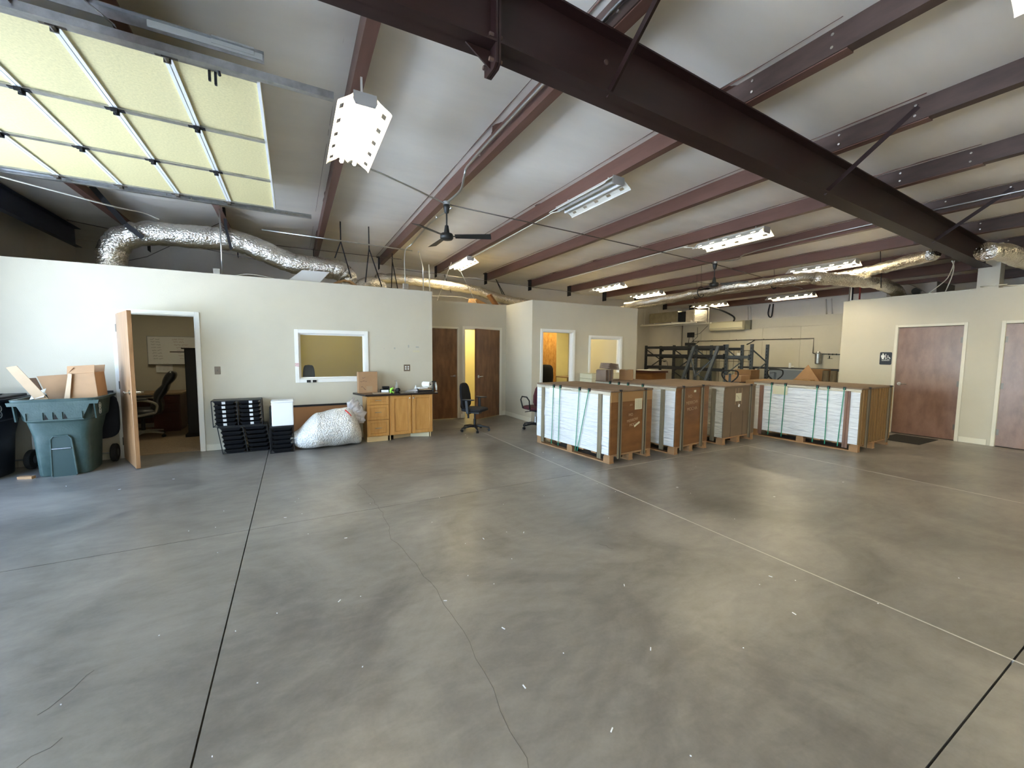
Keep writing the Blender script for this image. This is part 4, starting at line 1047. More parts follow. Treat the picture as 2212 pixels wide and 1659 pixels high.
# ------------------------------------------------------------ tray racks, foam box
def tray_rack(label, x0, x1, y0, z0, z1, cols, rows, lean=0, labels=True, depth=.30, pulled=(), skew=0.0):
    t = thing('tray_rack', label, 'rack', ((x0+x1)/2, y0, z0), 0, 'black wire tray racks on the floor')
    w2 = (x1-x0)/2; h = z1-z0; r = .006
    S = lambda x, y, z: Vector((x+skew*(z/h-1 if skew else 0), y, z))
    m = M()
    for x in ([-w2+i*(2*w2)/cols for i in range(cols+1)]):
        for y in (0, depth): m.bar(S(x, y, 0), S(x, y, h), .011, .011)
        for z in (0, h): m.bar(S(x, 0, z), S(x, depth, z), .009, .009)
    for z in (.004, h-.004):
        for y in (0, depth): m.bar(S(-w2, y, z), S(w2, y, z), .011, .011, )
    obj('wire_frame', m, 'black_plastic', t)
    obj('top_panel', M().add([S(-w2, 0, h), S(w2, 0, h), S(w2, depth, h), S(-w2, depth, h)], [(0, 1, 2, 3)]), 'black_plastic', t, solid=.004)
    cw = 2*w2/cols; rh = h/rows
    for c in range(cols):
        for k in range(rows):
            zc = rh*k+.006; xo = -w2+c*cw
            a = xo+.022; b = xo+cw-.022; yo = -.010
            p = []
            sk = skew*((zc+rh*.4)/h-1) if skew else 0
            m = M()
            # tapered open tray: walls and floor
            zt = zc+rh*.80; zb = zc+.004
            A = [(a+sk, yo, zt), (b+sk, yo, zt), (b+sk, depth-.01, zt), (a+sk, depth-.01, zt)]
            B = [(a+.03+sk, yo+.03, zb), (b-.03+sk, yo+.03, zb), (b-.03+sk, depth-.04, zb), (a+.03+sk, depth-.04, zb)]
            m.add(A+B, [(4, 5, 6, 7), (0, 1, 5, 4), (1, 2, 6, 5), (2, 3, 7, 6), (3, 0, 4, 7)])
            tr = obj('tray', m, 'black_plastic', t, solid=.003)
            if labels:
                cx = (a+b)/2+sk+(-.01 if c == 0 else .02)+.004*math.sin(k*3)
                obj('label_card', M().add([(cx-.022, yo-.002+.0, zt-.006), (cx+.022, yo-.002, zt-.006), (cx+.022, yo+.018, zt-.045), (cx-.022, yo+.018, zt-.045)], [(0, 1, 2, 3)]), 'paper_white', tr, solid=.001)
    return t
tray_rack('lower wide black tray rack standing on the floor by the office door, without labels', -1.02, -.40, 7.25, 0, .405, 2, 6, labels=False, skew=-.055)
tray_rack('upper wide black tray rack whose trays carry small white labels', -1.085, -.465, 7.27, .412, .80, 2, 6, skew=-.015)
tray_rack('single-column black tray rack under the white foam box', -.345, -.03, 6.98, 0, .40, 1, 6, labels=False)
fb = thing('foam_box', 'white foam shipping box on the narrow tray rack', 'box', (-.175, 7.0, .408))
obj('body', M().box(-.14, .15, 0, .24, 0, .36), 'foam_white', fb, bevel=.012, seg=2)
obj('lid', M().box(-.145, .155, -.005, .245, .36, .385), 'foam_white', fb, bevel=.008, seg=2)
tag(obj('leaning_board', M().box(-.36, -.335, 7.35, 7.6, .0, .66), 'black_plastic', w=True), 'thin black panel standing behind the white foam box', 'panel')
bp_ = thing('framed_panel', 'brown panel with a black frame leaning on the wall behind the packing bag', 'panel', (.35, 7.57, 0))
obj('panel', M().add([(-.40, -.06, .0), (.52, -.06, .0), (.52, .02, .62), (-.40, .02, .62)], [(0, 1, 2, 3)]), 'brown_panel', bp_, solid=.02)
obj('frame', M().bar((-.42, .012, .63), (.54, .012, .63), .03, .03).bar((.53, -.07, .015), (.53, .012, .63), .03, .03).bar((-.41, -.07, .015), (-.41, .012, .63), .03, .03), 'black_matte', bp_)

# bag of packing peanuts
bag = thing('packing_bag', 'big clear plastic bag full of white packing peanuts slumped against the maple cabinet', 'bag', (.475, 7.12, 0))
m = M(); K = 26; rings = []
for i in range(K+1):
    s = i/K
    x = -.56+s*1.06
    tp = min(1, (s/.34)**.62) if s < .34 else (1 if s < .80 else max(.0, 1-((s-.80)/.20)**2*.75))
    hz = .04+.255*tp*(.80+.30*min(1, s*1.25)); hy = .02+.30*tp
    cz_ = hz*.93 + .02 + (.10*(1-s/.12) if s < .12 else 0)
    ring = []
    for j in range(26):
        a = 2*PI*j/26
        z = cz_+hz*math.sin(a); y_ = hy*math.cos(a)
        z = max(z, .006)
        q = Vector((x, y_, z)); nn = noise.noise(q*5)*.03 + noise.noise(q*14)*.012
        q += Vector((0, math.cos(a), math.sin(a)))*nn; q.z = max(q.z, .004)
        ring.append(q)
    rings.append(ring)
obj('body', m.loft(rings), 'peanuts', bag, smooth=True, sub=1)
m = M(); path = [(.36, .0, .40), (.40, -.02, .52), (.40, -.03, .62), (.33, -.02, .68), (.40, .0, .60), (.50, .0, .50), (.48, 0, .36)]
rs = [.10, .075, .10, .05, .09, .07, .06]
m.tube(smoothpath(path, 5), [rs[min(int(i/5), 6)]*(1+.35*math.sin(i*2.3)) for i in range(31)], 14)
m.v = [v+Vector((noise.noise(v*16)*.03, noise.noise(v*16+Vector((4, 0, 0)))*.03, noise.noise(v*15+Vector((0, 3, 0)))*.03)) for v in m.v]
obj('plastic_neck', m, 'clear_bag', bag, smooth=True)
obj('red_tie', M().tube([(.24, -.14, .60), (.27, -.19, .57), (.31, -.22, .52), (.33, -.23, .47)], .011, 6), 'red_plastic', bag)

# ------------------------------------------------------------ maple cabinets
def shaker(m, x0, x1, z0, z1, y, fr=.045, t=.022):
    m.box(x0, x0+fr, y-t, y, z0, z1); m.box(x1-fr, x1, y-t, y, z0, z1)
    m.box(x0+fr, x1-fr, y-t, y, z0, z0+fr); m.box(x0+fr, x1-fr, y-t, y, z1-fr, z1)
    m.box(x0+fr, x1-fr, y-t*.3, y, z0+fr, z1-fr)
dc = thing('drawer_cabinet', 'maple base cabinet with three drawers under the black worktop', 'cabinet', (1.255, 7.36, 0))
obj('carcass', M().box(-.185, .185, -.23, .25, .09, .795), 'cabinet_maple', dc)
obj('toe_kick', M().box(-.18, .18, -.21, -.195, 0, .09).box(-.185, -.17, -.2, .25, 0, .09).box(.165, .18, -.21, .25, 0, .09), 'cabinet_inside', dc)
for z0, z1 in ((.645, .785), (.385, .635), (.10, .375)):
    m = M(); shaker(m, -.178, .178, z0, z1, -.23); d = obj('drawer', m, 'cabinet_maple', dc, bevel=.002)
    zc = (z0+z1)/2
    obj('pull', M().tube([(-.05, -.248, zc), (-.045, -.268, zc+.003), (0, -.275, zc+.004), (.045, -.268, zc+.003), (.05, -.248, zc)], .0045, 6), 'galvanized', d)
db = thing('door_cabinet', 'maple base cabinet with two panelled doors under the black worktop', 'cabinet', (1.83, 7.36, 0))
obj('carcass', M().box(-.385, .385, -.23, .25, .09, .795), 'cabinet_maple', db)
m = M().box(-.38, -.365, -.21, .25, 0, .09).box(.345, .36, -.2, .25, 0, .09); m.bar((-.3, -.12, .045), (.1, -.02, .045), .012, .085)
obj('toe_kick', m, 'cabinet_inside', db)
obj('loose_kick_board', M().bar((.02, -.06, .045), (.33, -.19, .045), .012, .085), 'paper_cream', db)
for x0, x1, kx in ((-.36, -.01, -.035), (.01, .375, .035)):
    m = M(); shaker(m, x0, x1, .10, .785, -.23, .055); d = obj('door', m, 'cabinet_maple', db, bevel=.002)
    obj('knob', M().lathe([(.006, 0), (.006, .012), (.014, .018), (.014, .024), (.006, .028)], n=12, axis=Matrix.Rotation(PI/2, 3, 'X')).xf(Matrix.Translation((kx, -.248, .735))), 'chrome', d, smooth=True)
obj('frame_strip', M().box(-.385, -.36, -.236, -.23, .09, .795), 'cabinet_maple', db)
wt = thing('worktop', 'glossy black worktop lying across the two maple cabinets', 'worktop', (1.6, 7.34, .795))
obj('slab', M().prism([(-.56, -.28), (.70, -.28), (.73, -.02), (.70, .22), (-.66, .26), (-.70, .20)], 'z', 0, .032), 'counter_black', wt, bevel=.006, seg=2)
ZT = .828
cb = carton('cardboard_box', 'brown cardboard box with handwriting standing on the left end of the worktop', (1.13, 7.42, ZT), (.32, .14, .37), math.radians(2), 'cardboard')
m = M(); rnd = random.Random(2)
scribble(m, (-.10, -.072, .26), (1, .0, .25), (0, 0, 1), .07, .02, 1, .0022, rnd); scribble(m, (-.13, -.072, .20), (1, 0, .1), (0, 0, 1), .12, .018, 3, .0022, rnd); scribble(m, (-.12, -.072, .12), (1, 0, -.6), (0, 0, 1), .09, .035, 2, .003, rnd)
obj('handwriting', m, 'ink_dark', cb)
obj('shipping_tape', M().box(-.03, .07, -.073, -.0705, .03, .12), 'packing_tape', cb)
tag(obj('cardboard_flat', M().box(1.36-.17, 1.36+.12, 7.13, 7.30, ZT, ZT+.008), 'cardboard_pale', w=True), 'flat piece of cardboard on the worktop in front of the box', 'cardboard')
tp = thing('tape_dispenser', 'black tape dispenser on the worktop beside the cardboard box', 'tool', (1.44, 7.45, ZT))
obj('body', M().box(-.09, .11, -.04, .04, 0, .05), 'black_plastic', tp, bevel=.01)
obj('roll', M().box(-.05, .07, -.03, .03, .06, .10).box(-.04, .05, -.02, .02, .05, .06), 'black_plastic', tp, bevel=.01)
obj('cord', M().tube([(.1, 0, .02), (.16, -.02, .03), (.2, .02, .012)], .008, 6), 'black_plastic', tp)
tag(obj('white_tube', M().cyl((1.33, 7.22, ZT+.033), (1.45, 7.20, ZT+.033), .024, n=12), 'foam_white', w=True, smooth=False), 'small white tube lying in front of the tape dispenser', 'bottle')
gc = thing('spray_nozzle', 'neon green plastic nozzle standing on the worktop', 'nozzle', (1.50, 7.16, ZT))
obj('grip', M().tube([(-.02, 0, .005), (-.025, 0, .04), (-.01, 0, .075), (.02, 0, .09)], [.016, .02, .022, .014], 8), 'neon_green', gc, smooth=True)
obj('trigger', M().tube([(-.02, 0, .03), (.015, 0, .02), (.03, 0, .0)], [.014, .012, .010], 8), 'neon_green', gc, smooth=True)
pb = thing('pump_bottle', 'clear pump bottle on the worktop against the wall', 'bottle', (1.66, 7.52, ZT))
obj('bottle', M().lathe([(.028, 0), (.032, .01), (.032, .09), (.026, .11), (.012, .12), (.012, .13)], n=16), 'clear_plastic', pb, smooth=True)
obj('pump', M().lathe([(.014, .13), (.014, .15), (.006, .155), (.005, .19), (.009, .195), (.004, .205)], n=12).bar((0, 0, .192), (-.04, -.01, .186), .01, .008), 'clear_plastic', pb)
br = thing('black_roll', 'black roll of tape standing on the worktop before the clear bottle', 'tape', (1.64, 7.34, ZT))
obj('roll', M().cyl((-.02, -.022, .036), (.02, .022, .036), .036, n=20), 'black_matte', br, bevel=.004)
obj('core', M().cyl((-.022, -.025, .036), (.022, .025, .036), .014, n=12), 'black_plastic', br)
m = M().grid(lambda u, v: (1.76+u*.26, 7.26+v*.16, ZT+.006+.05*u*math.sin(PI*v)*(1+.6*noise.noise(Vector((u*9, v*7, 1))))), 14, 8)
tag(obj('plastic_bag', m, 'clear_bag', w=True, smooth=True, solid=.001), 'crumpled clear plastic bag on the worktop', 'bag')
gl = thing('glue_bottle', 'small white squeeze bottle beside the plastic bag', 'bottle', (1.97, 7.36, ZT))
obj('bottle', M().lathe([(.02, 0), (.024, .01), (.024, .06), (.012, .075)], n=14), 'foam_white', gl, smooth=True)
obj('cap', M().lathe([(.012, .0755), (.010, .09), (.004, .11)], n=12), 'foam_white', gl)
pt = thing('paper_tray', 'black desk tray holding papers on the right end of the worktop', 'tray', (2.13, 7.33, ZT))
m = M().box(-.15, .13, -.10, .10, .0, .006).box(-.15, -.14, -.10, .10, .006, .05).box(.12, .13, -.10, .10, .006, .05).box(-.14, .12, .09, .10, .006, .05).box(-.14, .12, -.1, -.09, .006, .03)
obj('tray', m, 'black_plastic', pt)
obj('papers', M().box(-.13, .11, -.085, .085, .0065, .045), 'cardboard_pale', pt)
tag(obj('invoice_pad', M().obox((2.08, 7.33, ZT+.062), (.16, .14, .02), Matrix.Rotation(.2, 3, 'Z')), 'paper_white', w=True), 'white pad on top of the black desk tray', 'paper')
rl = thing('paper_roll', 'white paper roll with a black core on top of the desk tray', 'paper roll', (2.20, 7.33, ZT+.075))
obj('roll', M().cyl((-.08, .06, .050), (.02, -.07, .050), .050, n=24), 'paper_white', rl, bevel=.003)
obj('core', M().cyl((-.085, .065, .050), (.024, -.075, .050), .014, n=12), 'black_matte', rl)
tg = thing('tape_gun', 'black and white tape gun standing at the right end of the worktop', 'tool', (2.29, 7.26, ZT))
obj('handle', M().tube([(-.03, -.02, .0), (-.02, -.02, .09), (.0, -.02, .17)], [.018, .015, .014], 8), 'black_plastic', tg)
obj('head', M().bar((-.05, -.02, .175), (.03, -.02, .18), .03, .022), 'black_plastic', tg, bevel=.003)
obj('white_shell', M().tube([(.045, .0, .01), (.04, .0, .09), (.02, .0, .17)], [.016, .02, .018], 8), 'paper_white', tg, smooth=True)

# ------------------------------------------------------------ wall fittings
def plate(label, x, z, y=7.62, w_=.075, h=.12, double=False, switch=False):
    t = thing('outlet_plate' if not switch else 'switch_plate', label, 'outlet' if not switch else 'light switch', (x, y, z))
    obj('plate', M().box(-w_/2, w_/2, -.006, 0, -h/2, h/2), 'outlet_bronze', t, bevel=.002)
    if switch: obj('toggle', M().box(-.006, .006, -.016, -.006, -.012, .012), 'hinge_metal', t)
    else:
        for dx in ((-.024, .024) if double else (0,)):
            for dz in (-.02, .02):
                obj('socket', M().cyl((dx, -.0085, dz), (dx, -.006, dz), .015, n=14), 'paper_white', t)
    return t
plate('bronze light switch plate between the office door and the window', -1.035, 1.24, switch=True)
plate('bronze double outlet plate with white sockets above the worktop', 1.878, 1.25, w_=.12, h=.125, double=True)
for x, lb in ((.215, 'left small black plate on the sill trim of the office window'), (.305, 'right small black plate on the sill trim of the office window')):
    tag(obj('sill_plate', M().box(x-.028, x+.028, 7.585, 7.602, 1.022, 1.062), 'black_plastic', w=True), lb, 'plate')
tag(obj('frame_sticker', M().box(.02, .08, 7.597, 7.602, 1.29, 1.35), 'sticker_red', w=True), 'small red and white sticker on the left side of the window frame', 'sticker')
for x0, x1, z0, z1, lb in ((1.46, 1.468, 1.60, 1.62, 'tiny grey mark on the wall right of the window'), (1.64, 1.67, 1.60, 1.63, 'grey scuff on the wall above the bottle'),
                           (1.90, 1.925, 1.63, 1.68, 'faint pencil mark on the wall above the outlet'), (2.05, 2.11, 1.63, 1.655, 'faint pencil mark near the office wall end'), (1.99, 2.12, 1.545, 1.58, 'olive tape residue patch near the office wall end')):
    tag(obj('wall_mark', M().box(x0, x1, 7.6185, 7.6197, z0, z1), 'smudge' if 'olive' in lb else 'smudge_grey', w=True), lb, 'mark')
sg = thing('restroom_sign', 'black restroom sign with white figure and wheelchair symbols beside the brown door', 'sign', (10.669, 3.61, 1.50))
m = M(); rr = .02
pts = []
for cy_, cz_, a0 in ((.083, .105, 0), (-.083, .105, PI/2), (-.083, -.105, PI), (.083, -.105, 1.5*PI)):
    for i in range(5):
        a = a0+i*PI/8; pts.append((cy_+rr*math.cos(a), cz_+rr*math.sin(a)))
obj('plate', M().prism([(a*.92, b*1.02) for a, b in pts], 'x', -.006, 0), 'sign_navy', sg)
m = M(); X = -.0075
def disc(cy_, cz_, r_): m.cyl((X, cy_, cz_), (X+.001, cy_, cz_), r_, n=14)
disc(.045, .088, .0125)
m.prism([(.045+a, b) for a, b in ((-.028, .062), (-.018, .072), (.018, .072), (.028, .062), (.030, .035), (.02, .01), (.016, .01), (.016, -.018), (-.016, -.018), (-.016, .01), (-.02, .01), (-.030, .035))], 'x', X, X+.001)
m.box(X, X+.001, -.004, .006, -.02, .092)
m.tube([(X, -.04+.024*math.cos(a), .004+.020*math.sin(a)) for a in [2*PI*i/16 for i in range(16)]], .003, 4, closed=True)
m.tube([(X, -.034, .052), (X, -.032, .03), (X, -.055, .028), (X, -.068, .004), (X, -.078, .004)], .0045, 5); disc(-.034, .058, .007)
m.box(X, X+.0006, -.08, .03, -.028, -.026)
obj('symbols', m, 'paper_white', sg)
text('lettering', 'RESTROOM', .024, frame((X, 0, -.043), (0, -1, 0), (0, 0, 1)), 'paper_white', sg)
# bits of peanuts and paper on the floor
rnd = random.Random(12); m = M()
spots = [(-1.75, 5.9), (-2.3, 6.3), (-1.3, 6.1), (.35, 3.5), (1.35, 2.95), (2.8, 7.0), (2.75, 6.75), (3.9, 3.1), (4.6, 2.4), (1.0, 1.9), (1.6, 1.4), (.9, 1.5), (2.6, 1.2), (2.9, 1.5), (.2, 2.6), (-.1, 4.2), (5.9, 2.3), (1.1, 1.15), (1.9, 1.9), (.8, 2.3), (1.7, 2.9), (3.4, 5.2)]
for i in range(48): spots.append((rnd.uniform(-1, 5), rnd.uniform(.8, 5)))
for i, (x, y) in enumerate(spots):
    L = .022 if i < 22 else .006; a = rnd.uniform(0, PI)
    m.bar((x, y, .002), (x+L*math.cos(a), y+L*math.sin(a), .003), .005 if i < 22 else .004, .003)
tag(obj('floor_crumbs', m, 'foam_white', w=True), 'tiny white crumbs scattered on the concrete floor', 'crumbs', kind='stuff')
# ------------------------------------------------------------ strapped pallet loads
def crate(label, loc, rz, W, L, H, end, side, posts, eposts, straps_, post_m='edge_post', seed=1, label_card=None, band=False, overhang=.012):
    t = thing('pallet_load', label, 'crate', loc, math.radians(rz), 'strapped pallet loads in a row')
    zp0 = .125
    for i, y in enumerate((0.0, L/2-.06, L-.12)):                    # pallet: blocks, bottom and top boards
        for j, x in enumerate((0.0, W/2-.045, W-.09)):
            obj('pallet_block', M().box(x+.004, x+.09, y+.004, y+.12, .018, .10), 'pallet_wood', t)
    for x in (0.0, W/2-.045, W-.09): obj('bottom_board', M().box(x, x+.094, 0, L, 0, .018), 'pallet_wood', t)
    for k in range(7):
        y = k*(L-.1)/6; obj('deck_board', M().box(0, W, y, y+.1, .10, .122), 'pallet_wood', t)
    obj('load_core', M().box(.01, W-.01, .012, L-.01, zp0, H-.03), 'cardboard', t)
    rnd = random.Random(seed)
    def wr(u, v, face):
        e = min(u, 1-u, v, 1-v)*8
        a = noise.noise(Vector((u*4+seed, v*7+u*2, seed)))*.013 + noise.noise(Vector((u*9+seed, v*30+u*11, seed+3)))*.006 + noise.noise(Vector((u*26+seed, v*12-u*14, seed+8)))*.003
        return a*min(1, e)
    y1 = L; z0 = zp0+.0; z1 = H-.028
    m = M().grid(lambda u, v: (-.008-max(-.005, wr(u, v, 0)), .012+u*(y1-.012), z0+v*(z1-z0)), 100, 64)
    obj('side_wrap', m, side, t, smooth=True)
    m = M().grid(lambda u, v: (W+.004+max(-.002, wr(u, v, 0)), .012+u*(y1-.012), z0+v*(z1-z0)), 20, 12); obj('side_wrap', m, side, t, smooth=True)
    # end faces
    obj('end_panel', M().box(.0, W, -.004, .012, z0, H-.03 if not band else H-.17), end, t, bevel=.003)
    if band: obj('end_band', M().box(.0, W, -.006, .012, H-.17, H-.03), 'kraft_top', t, bevel=.003)
    obj('end_panel', M().box(.0, W, L-.006, L+.006, z0, H-.03), end, t)
    if end == 'ribbed_board':
        for k in range(12): obj('rib', M().cyl((.04+k*(W-.08)/11, -.008, z0), (.04+k*(W-.08)/11, -.008, H-.03), .012, n=6), end, t)
    obj('lid', M().box(-overhang, W+overhang, -overhang, L+overhang, H-.028, H), 'crate_lid', t, bevel=.006)
    m = M().grid(lambda u, v: (-.014-.004*noise.noise(Vector((u*20, v, seed))), u*L, H-.075+v*.05), 30, 2)
    obj('wrap_edge', m, 'wrap_tan', t, smooth=True)
    for y in posts:
        obj('edge_post', M().prism([(-.012, y-.035), (-.03, y-.035), (-.03, y-.008), (-.024, y), (-.03, y+.008), (-.03, y+.035), (-.012, y+.035)], 'z', .05, H-.06), post_m, t)
    for x in eposts:
        obj('edge_post', M().prism([(x-.035, -.006), (x-.035, -.022), (x-.008, -.022), (x, -.016), (x+.008, -.022), (x+.035, -.022), (x+.035, -.006)], 'z', .06, H-.04), 'edge_post', t)
        obj('end_strap', M().box(x-.006, x+.006, -.026, -.023, .05, H+.002), 'strap_black', t)
        obj('strap_clip', M().box(x-.018, x+.018, -.03, .0, H-.02, H+.006), 'strap_black', t)
    for a, b in straps_:
        s = obj('green_strap', M().bar((-.034, a, .06), (-.034, b, H-.02), .002, .013, up=(0, 1, 0)), 'strap_green', t)
        obj('strap_clip', M().box(-.034, -.006, b-.018, b+.018, H-.045, H+.004), 'strap_black', s)
    if label_card == 1:
        obj('shipping_label', M().box(.50, .66, -.009, -.0062, H-.30, H-.14), 'paper_cream', t)
        m = M(); rnd = random.Random(5)
        for i in range(7): scribble(m, (.515, -.0095, H-.16-i*.019), (1, 0, 0), (0, 0, 1), .13, .006, 3, .001, rnd)
        obj('print', m, 'ink_dark', t)
        obj('tape_piece', M().obox((.56, -.006, H-.52), (.13, .003, .028), Matrix.Rotation(-.45, 3, 'Y')), 'paper_cream', t)
        text('chalk_writing', 'HO', .06, frame((.42, -.0065, H-.37), (1, 0, 0), (0, 0, 1)), 'chalk', t)
        text('chalk_writing', 'MERROW', .056, frame((.46, -.0065, H-.45), (1, 0, .12), (-.12, 0, 1)), 'chalk', t)
        text('chalk_writing', 'MOCHA', .056, frame((.50, -.0065, H-.515), (1, 0, .10), (-.1, 0, 1)), 'chalk', t)
        text('chalk_writing', '(LO', .035, frame((.42, -.0065, H-.225), (1, 0, 0), (0, 0, 1)), 'chalk', t)
    if label_card == 2:
        obj('shipping_label', M().box(.46, .52, -.007, -.004, H-.11, H-.075), 'paper_cream', t)
        text('chalk_writing', 'HO', .07, frame((.36, -.0045, H-.17), (1, 0, 0), (0, 0, 1)), 'chalk', t)
        text('chalk_writing', 'MERROW', .075, frame((.42, -.0045, H-.27), (1, 0, .05), (-.05, 0, 1)), 'chalk', t)
        text('chalk_writing', 'MOCHA', .075, frame((.43, -.0045, H-.37), (1, 0, .05), (-.05, 0, 1)), 'chalk', t)
    if label_card == 3:
        obj('shipping_label', M().box(.34, .52, -.0075, -.0042, H-.28, H-.14), 'paper_cream', t)
        m = M(); rnd = random.Random(6); scribble(m, (.36, -.008, H-.20), (1, 0, -.3), (0, 0, 1), .12, .06, 1, .0022, rnd); obj('print', m, 'ink_dark', t)
        for x in (.33, .42, .53): obj('tape_strip', M().box(x, x+.012, -.0055, -.004, H-.34, H-.05), 'packing_tape', t)
        obj('sticker', M().obox((.46, -.0055, H-.36), (.04, .003, .05), Matrix.Rotation(.5, 3, 'Y')), 'paper_white', t)
        for x, zt in ((.22, .55), (.60, .55), (.82, .95)): obj('slit', M().box(x-.004, x+.004, -.0048, -.0035, z0, H*zt), 'gap_dark', t)
    # white label under film on the long side
    obj('side_label', M().box(-.026, -.022, L*.64, L*.79, H-.21, H-.06) if side == 'poly_wrap' else M().box(-.02, -.018, .3, .33, .5, .53), 'paper_white' if label_card == 1 else 'paper_cream', t)
    return t
c1 = crate('first pallet load, white-wrapped side with green straps and an orange-brown end with a white label', (3.856, 4.219, 0), 5.6, .90, 1.66, 1.04, 'kraft_orange', 'poly_wrap',
           (.18, 1.48), (.18, .72), [(1.06, 1.04), (1.23, 1.20), (.66, .60), (.62, .40)], label_card=1, band=True, seed=1)
c2 = crate('second pallet load, narrow wrapped edge and a reddish brown end with chalk writing', (5.113, 4.164, 0), 6, .90, 1.66, 1.06, 'kraft_orange', 'poly_wrap',
           (.22, 1.45), (.16, .70), [(.60, .60), (.9, .9), (1.1, 1.1), (1.3, 1.3)], label_card=2, seed=4)
c3 = crate('third pallet load with a plain cardboard end, taped label and slits', (6.414, 4.247, 0), 4, 1.0, 1.66, 1.02, 'plain_board', 'wrap_tan',
           (.18, 1.45), (.82,), [(.6, .6), (1.1, 1.1)], label_card=3, seed=7)
c4 = crate('fourth pallet load near the brown restroom door, wrinkled white side and a ribbed brown end', (7.902, 2.932, 0), 2, 1.25, 1.66, 1.04, 'ribbed_board', 'poly_wrap',
           (.17, 1.51), (.26, 1.12), [(.44, .44), (.62, .60), (1.12, 1.10), (1.35, 1.33), (.26, .22)], post_m='edge_post_red', label_card=None, seed=10)
tag(obj('floor_mat', M().box(9.6, 10.5, 2.7, 3.3, .0008, .006), 'gap_dark', w=True), 'thin dark mat on the floor before the brown restroom door', 'mat')

# ------------------------------------------------------------ things standing on and behind the crates
fs = thing('flat_carton_stack', 'stack of flattened brown cartons standing on the back of the second pallet load', 'boxes', (5.02, 5.58, 1.062))
for i in range(8):
    obj('flat_carton', M().box(-.15+.024*i, -.132+.024*i, -.10+.01*(i % 3), .16, 0, .19+.01*(i % 2)), 'cardboard_grey', fs)
for i in range(6):
    obj('flat_carton', M().obox((.02, .0, .215+i*.018), (.26-.01*i, .24, .014), Matrix.Rotation(.12*(i % 2)-.05, 3, 'Z') @ Matrix.Rotation(.10, 3, 'Y')), 'cardboard_grey', fs)
carton('cardboard_box', 'small open cardboard box on the back of the second pallet load before the right window', (5.50, 5.62, 1.062), (.30, .24, .19), .75, 'cardboard_dark')
tag(obj('sheet_stack', M().box(5.7, 7.0, 6.9, 7.3, .0, .90).box(5.72, 6.95, 6.88, 7.3, .905, .99).box(5.72, 6.95, 6.88, 7.3, .995, 1.10), 'paper_cream', w=True), 'pale stack of sheets behind the pallet loads under the right office window', 'stack')

def rack_upright(name, label, x, y, H, d=.9, lean=0.0, mtl='rack_blue', depth_ax=(1, 0, 0), yaw=0):
    """an upright frame: two perforated posts with diagonal bracing between them"""
    t = thing(name, label, 'rack frame', (x, y, 0), yaw, 'upright frames of the pallet racking')
    D = Vector(depth_ax)
    for k in (0, 1):
        p0 = D*(k*d); p1 = p0 + Vector((0, -lean, H))
        m = M().bar(p0, p1, .075, .065, up=(1, 0, 0))
        p = obj('post', m, mtl, t)
        m = M()
        for i in range(int(H/.10)):
            c = p0.lerp(p1, (i+.5)/(H/.10)); m.box(c.x-.039, c.x-.0385, c.y-.01, c.y+.01, c.z-.018, c.z+.018)
        obj('slots', m, 'gap_dark', p)['kind'] = 'stuff'
        obj('foot', M().box(p0.x-.05, p0.x+.05, p0.y-.05, p0.y+.05, 0, .008), mtl, t)
    n = 4
    for i in range(n):
        z0 = .15+i*(H-.3)/n; z1 = .15+(i+1)*(H-.3)/n
        a, b = (0, d) if i % 2 == 0 else (d, 0)
        f = lambda q, z: D*q + Vector((0, -lean*z/H, z))
        obj('brace', M().bar(f(a, z0), f(b, z1), .028, .028), mtl, t)
    return t
RK = [(12.0, 11.25, 'dark rack upright at the left end, beside the office corner', 'rack_dark'), (12.0, 9.95, 'dark rack upright right of the wire handle', 'rack_dark'),
      (12.0, 9.05, 'blue-grey rack upright behind the leaning frames', 'rack_blue'), (12.0, 7.95, 'blue-grey rack upright at the right end of the long rack', 'rack_blue'),
      (12.0, 7.16, 'blue-grey rack upright farthest right, beside the bare wall', 'rack_blue')]
for x, y, lb, mt in RK: rack_upright('rack_upright', lb, x, y, 1.87, .8, 0, mt)
def beam(label, y0, y1, z, mtl='rack_dark', x=11.95, h=.09):
    m = M().box(x-.03, x+.02, y0, y1, z-h/2, z+h/2)
    m.box(x-.035, x+.03, y0-.005, y0+.02, z-h/2-.05, z+h/2+.03).box(x-.035, x+.03, y1-.02, y1+.005, z-h/2-.05, z+h/2+.03)
    return tag(obj('rack_beam', m, mtl, w=True), label, 'rack beam', 'beams of the pallet racking')
beam('topmost long dark rack beam', 8.0, 11.21, 1.79); beam('middle long dark rack beam', 8.0, 11.21, 1.50); beam('lowest long dark rack beam above the crates', 8.0, 11.21, 1.06, h=.1)
beam('short blue-grey rack beam at the right end', 7.2, 7.91, 1.48, 'rack_blue')
beam('rear top rack beam against the far wall', 8.0, 11.21, 1.74, x=12.87, h=.08); beam('rear middle rack beam against the far wall', 8.0, 11.21, 1.44, x=12.87, h=.08)
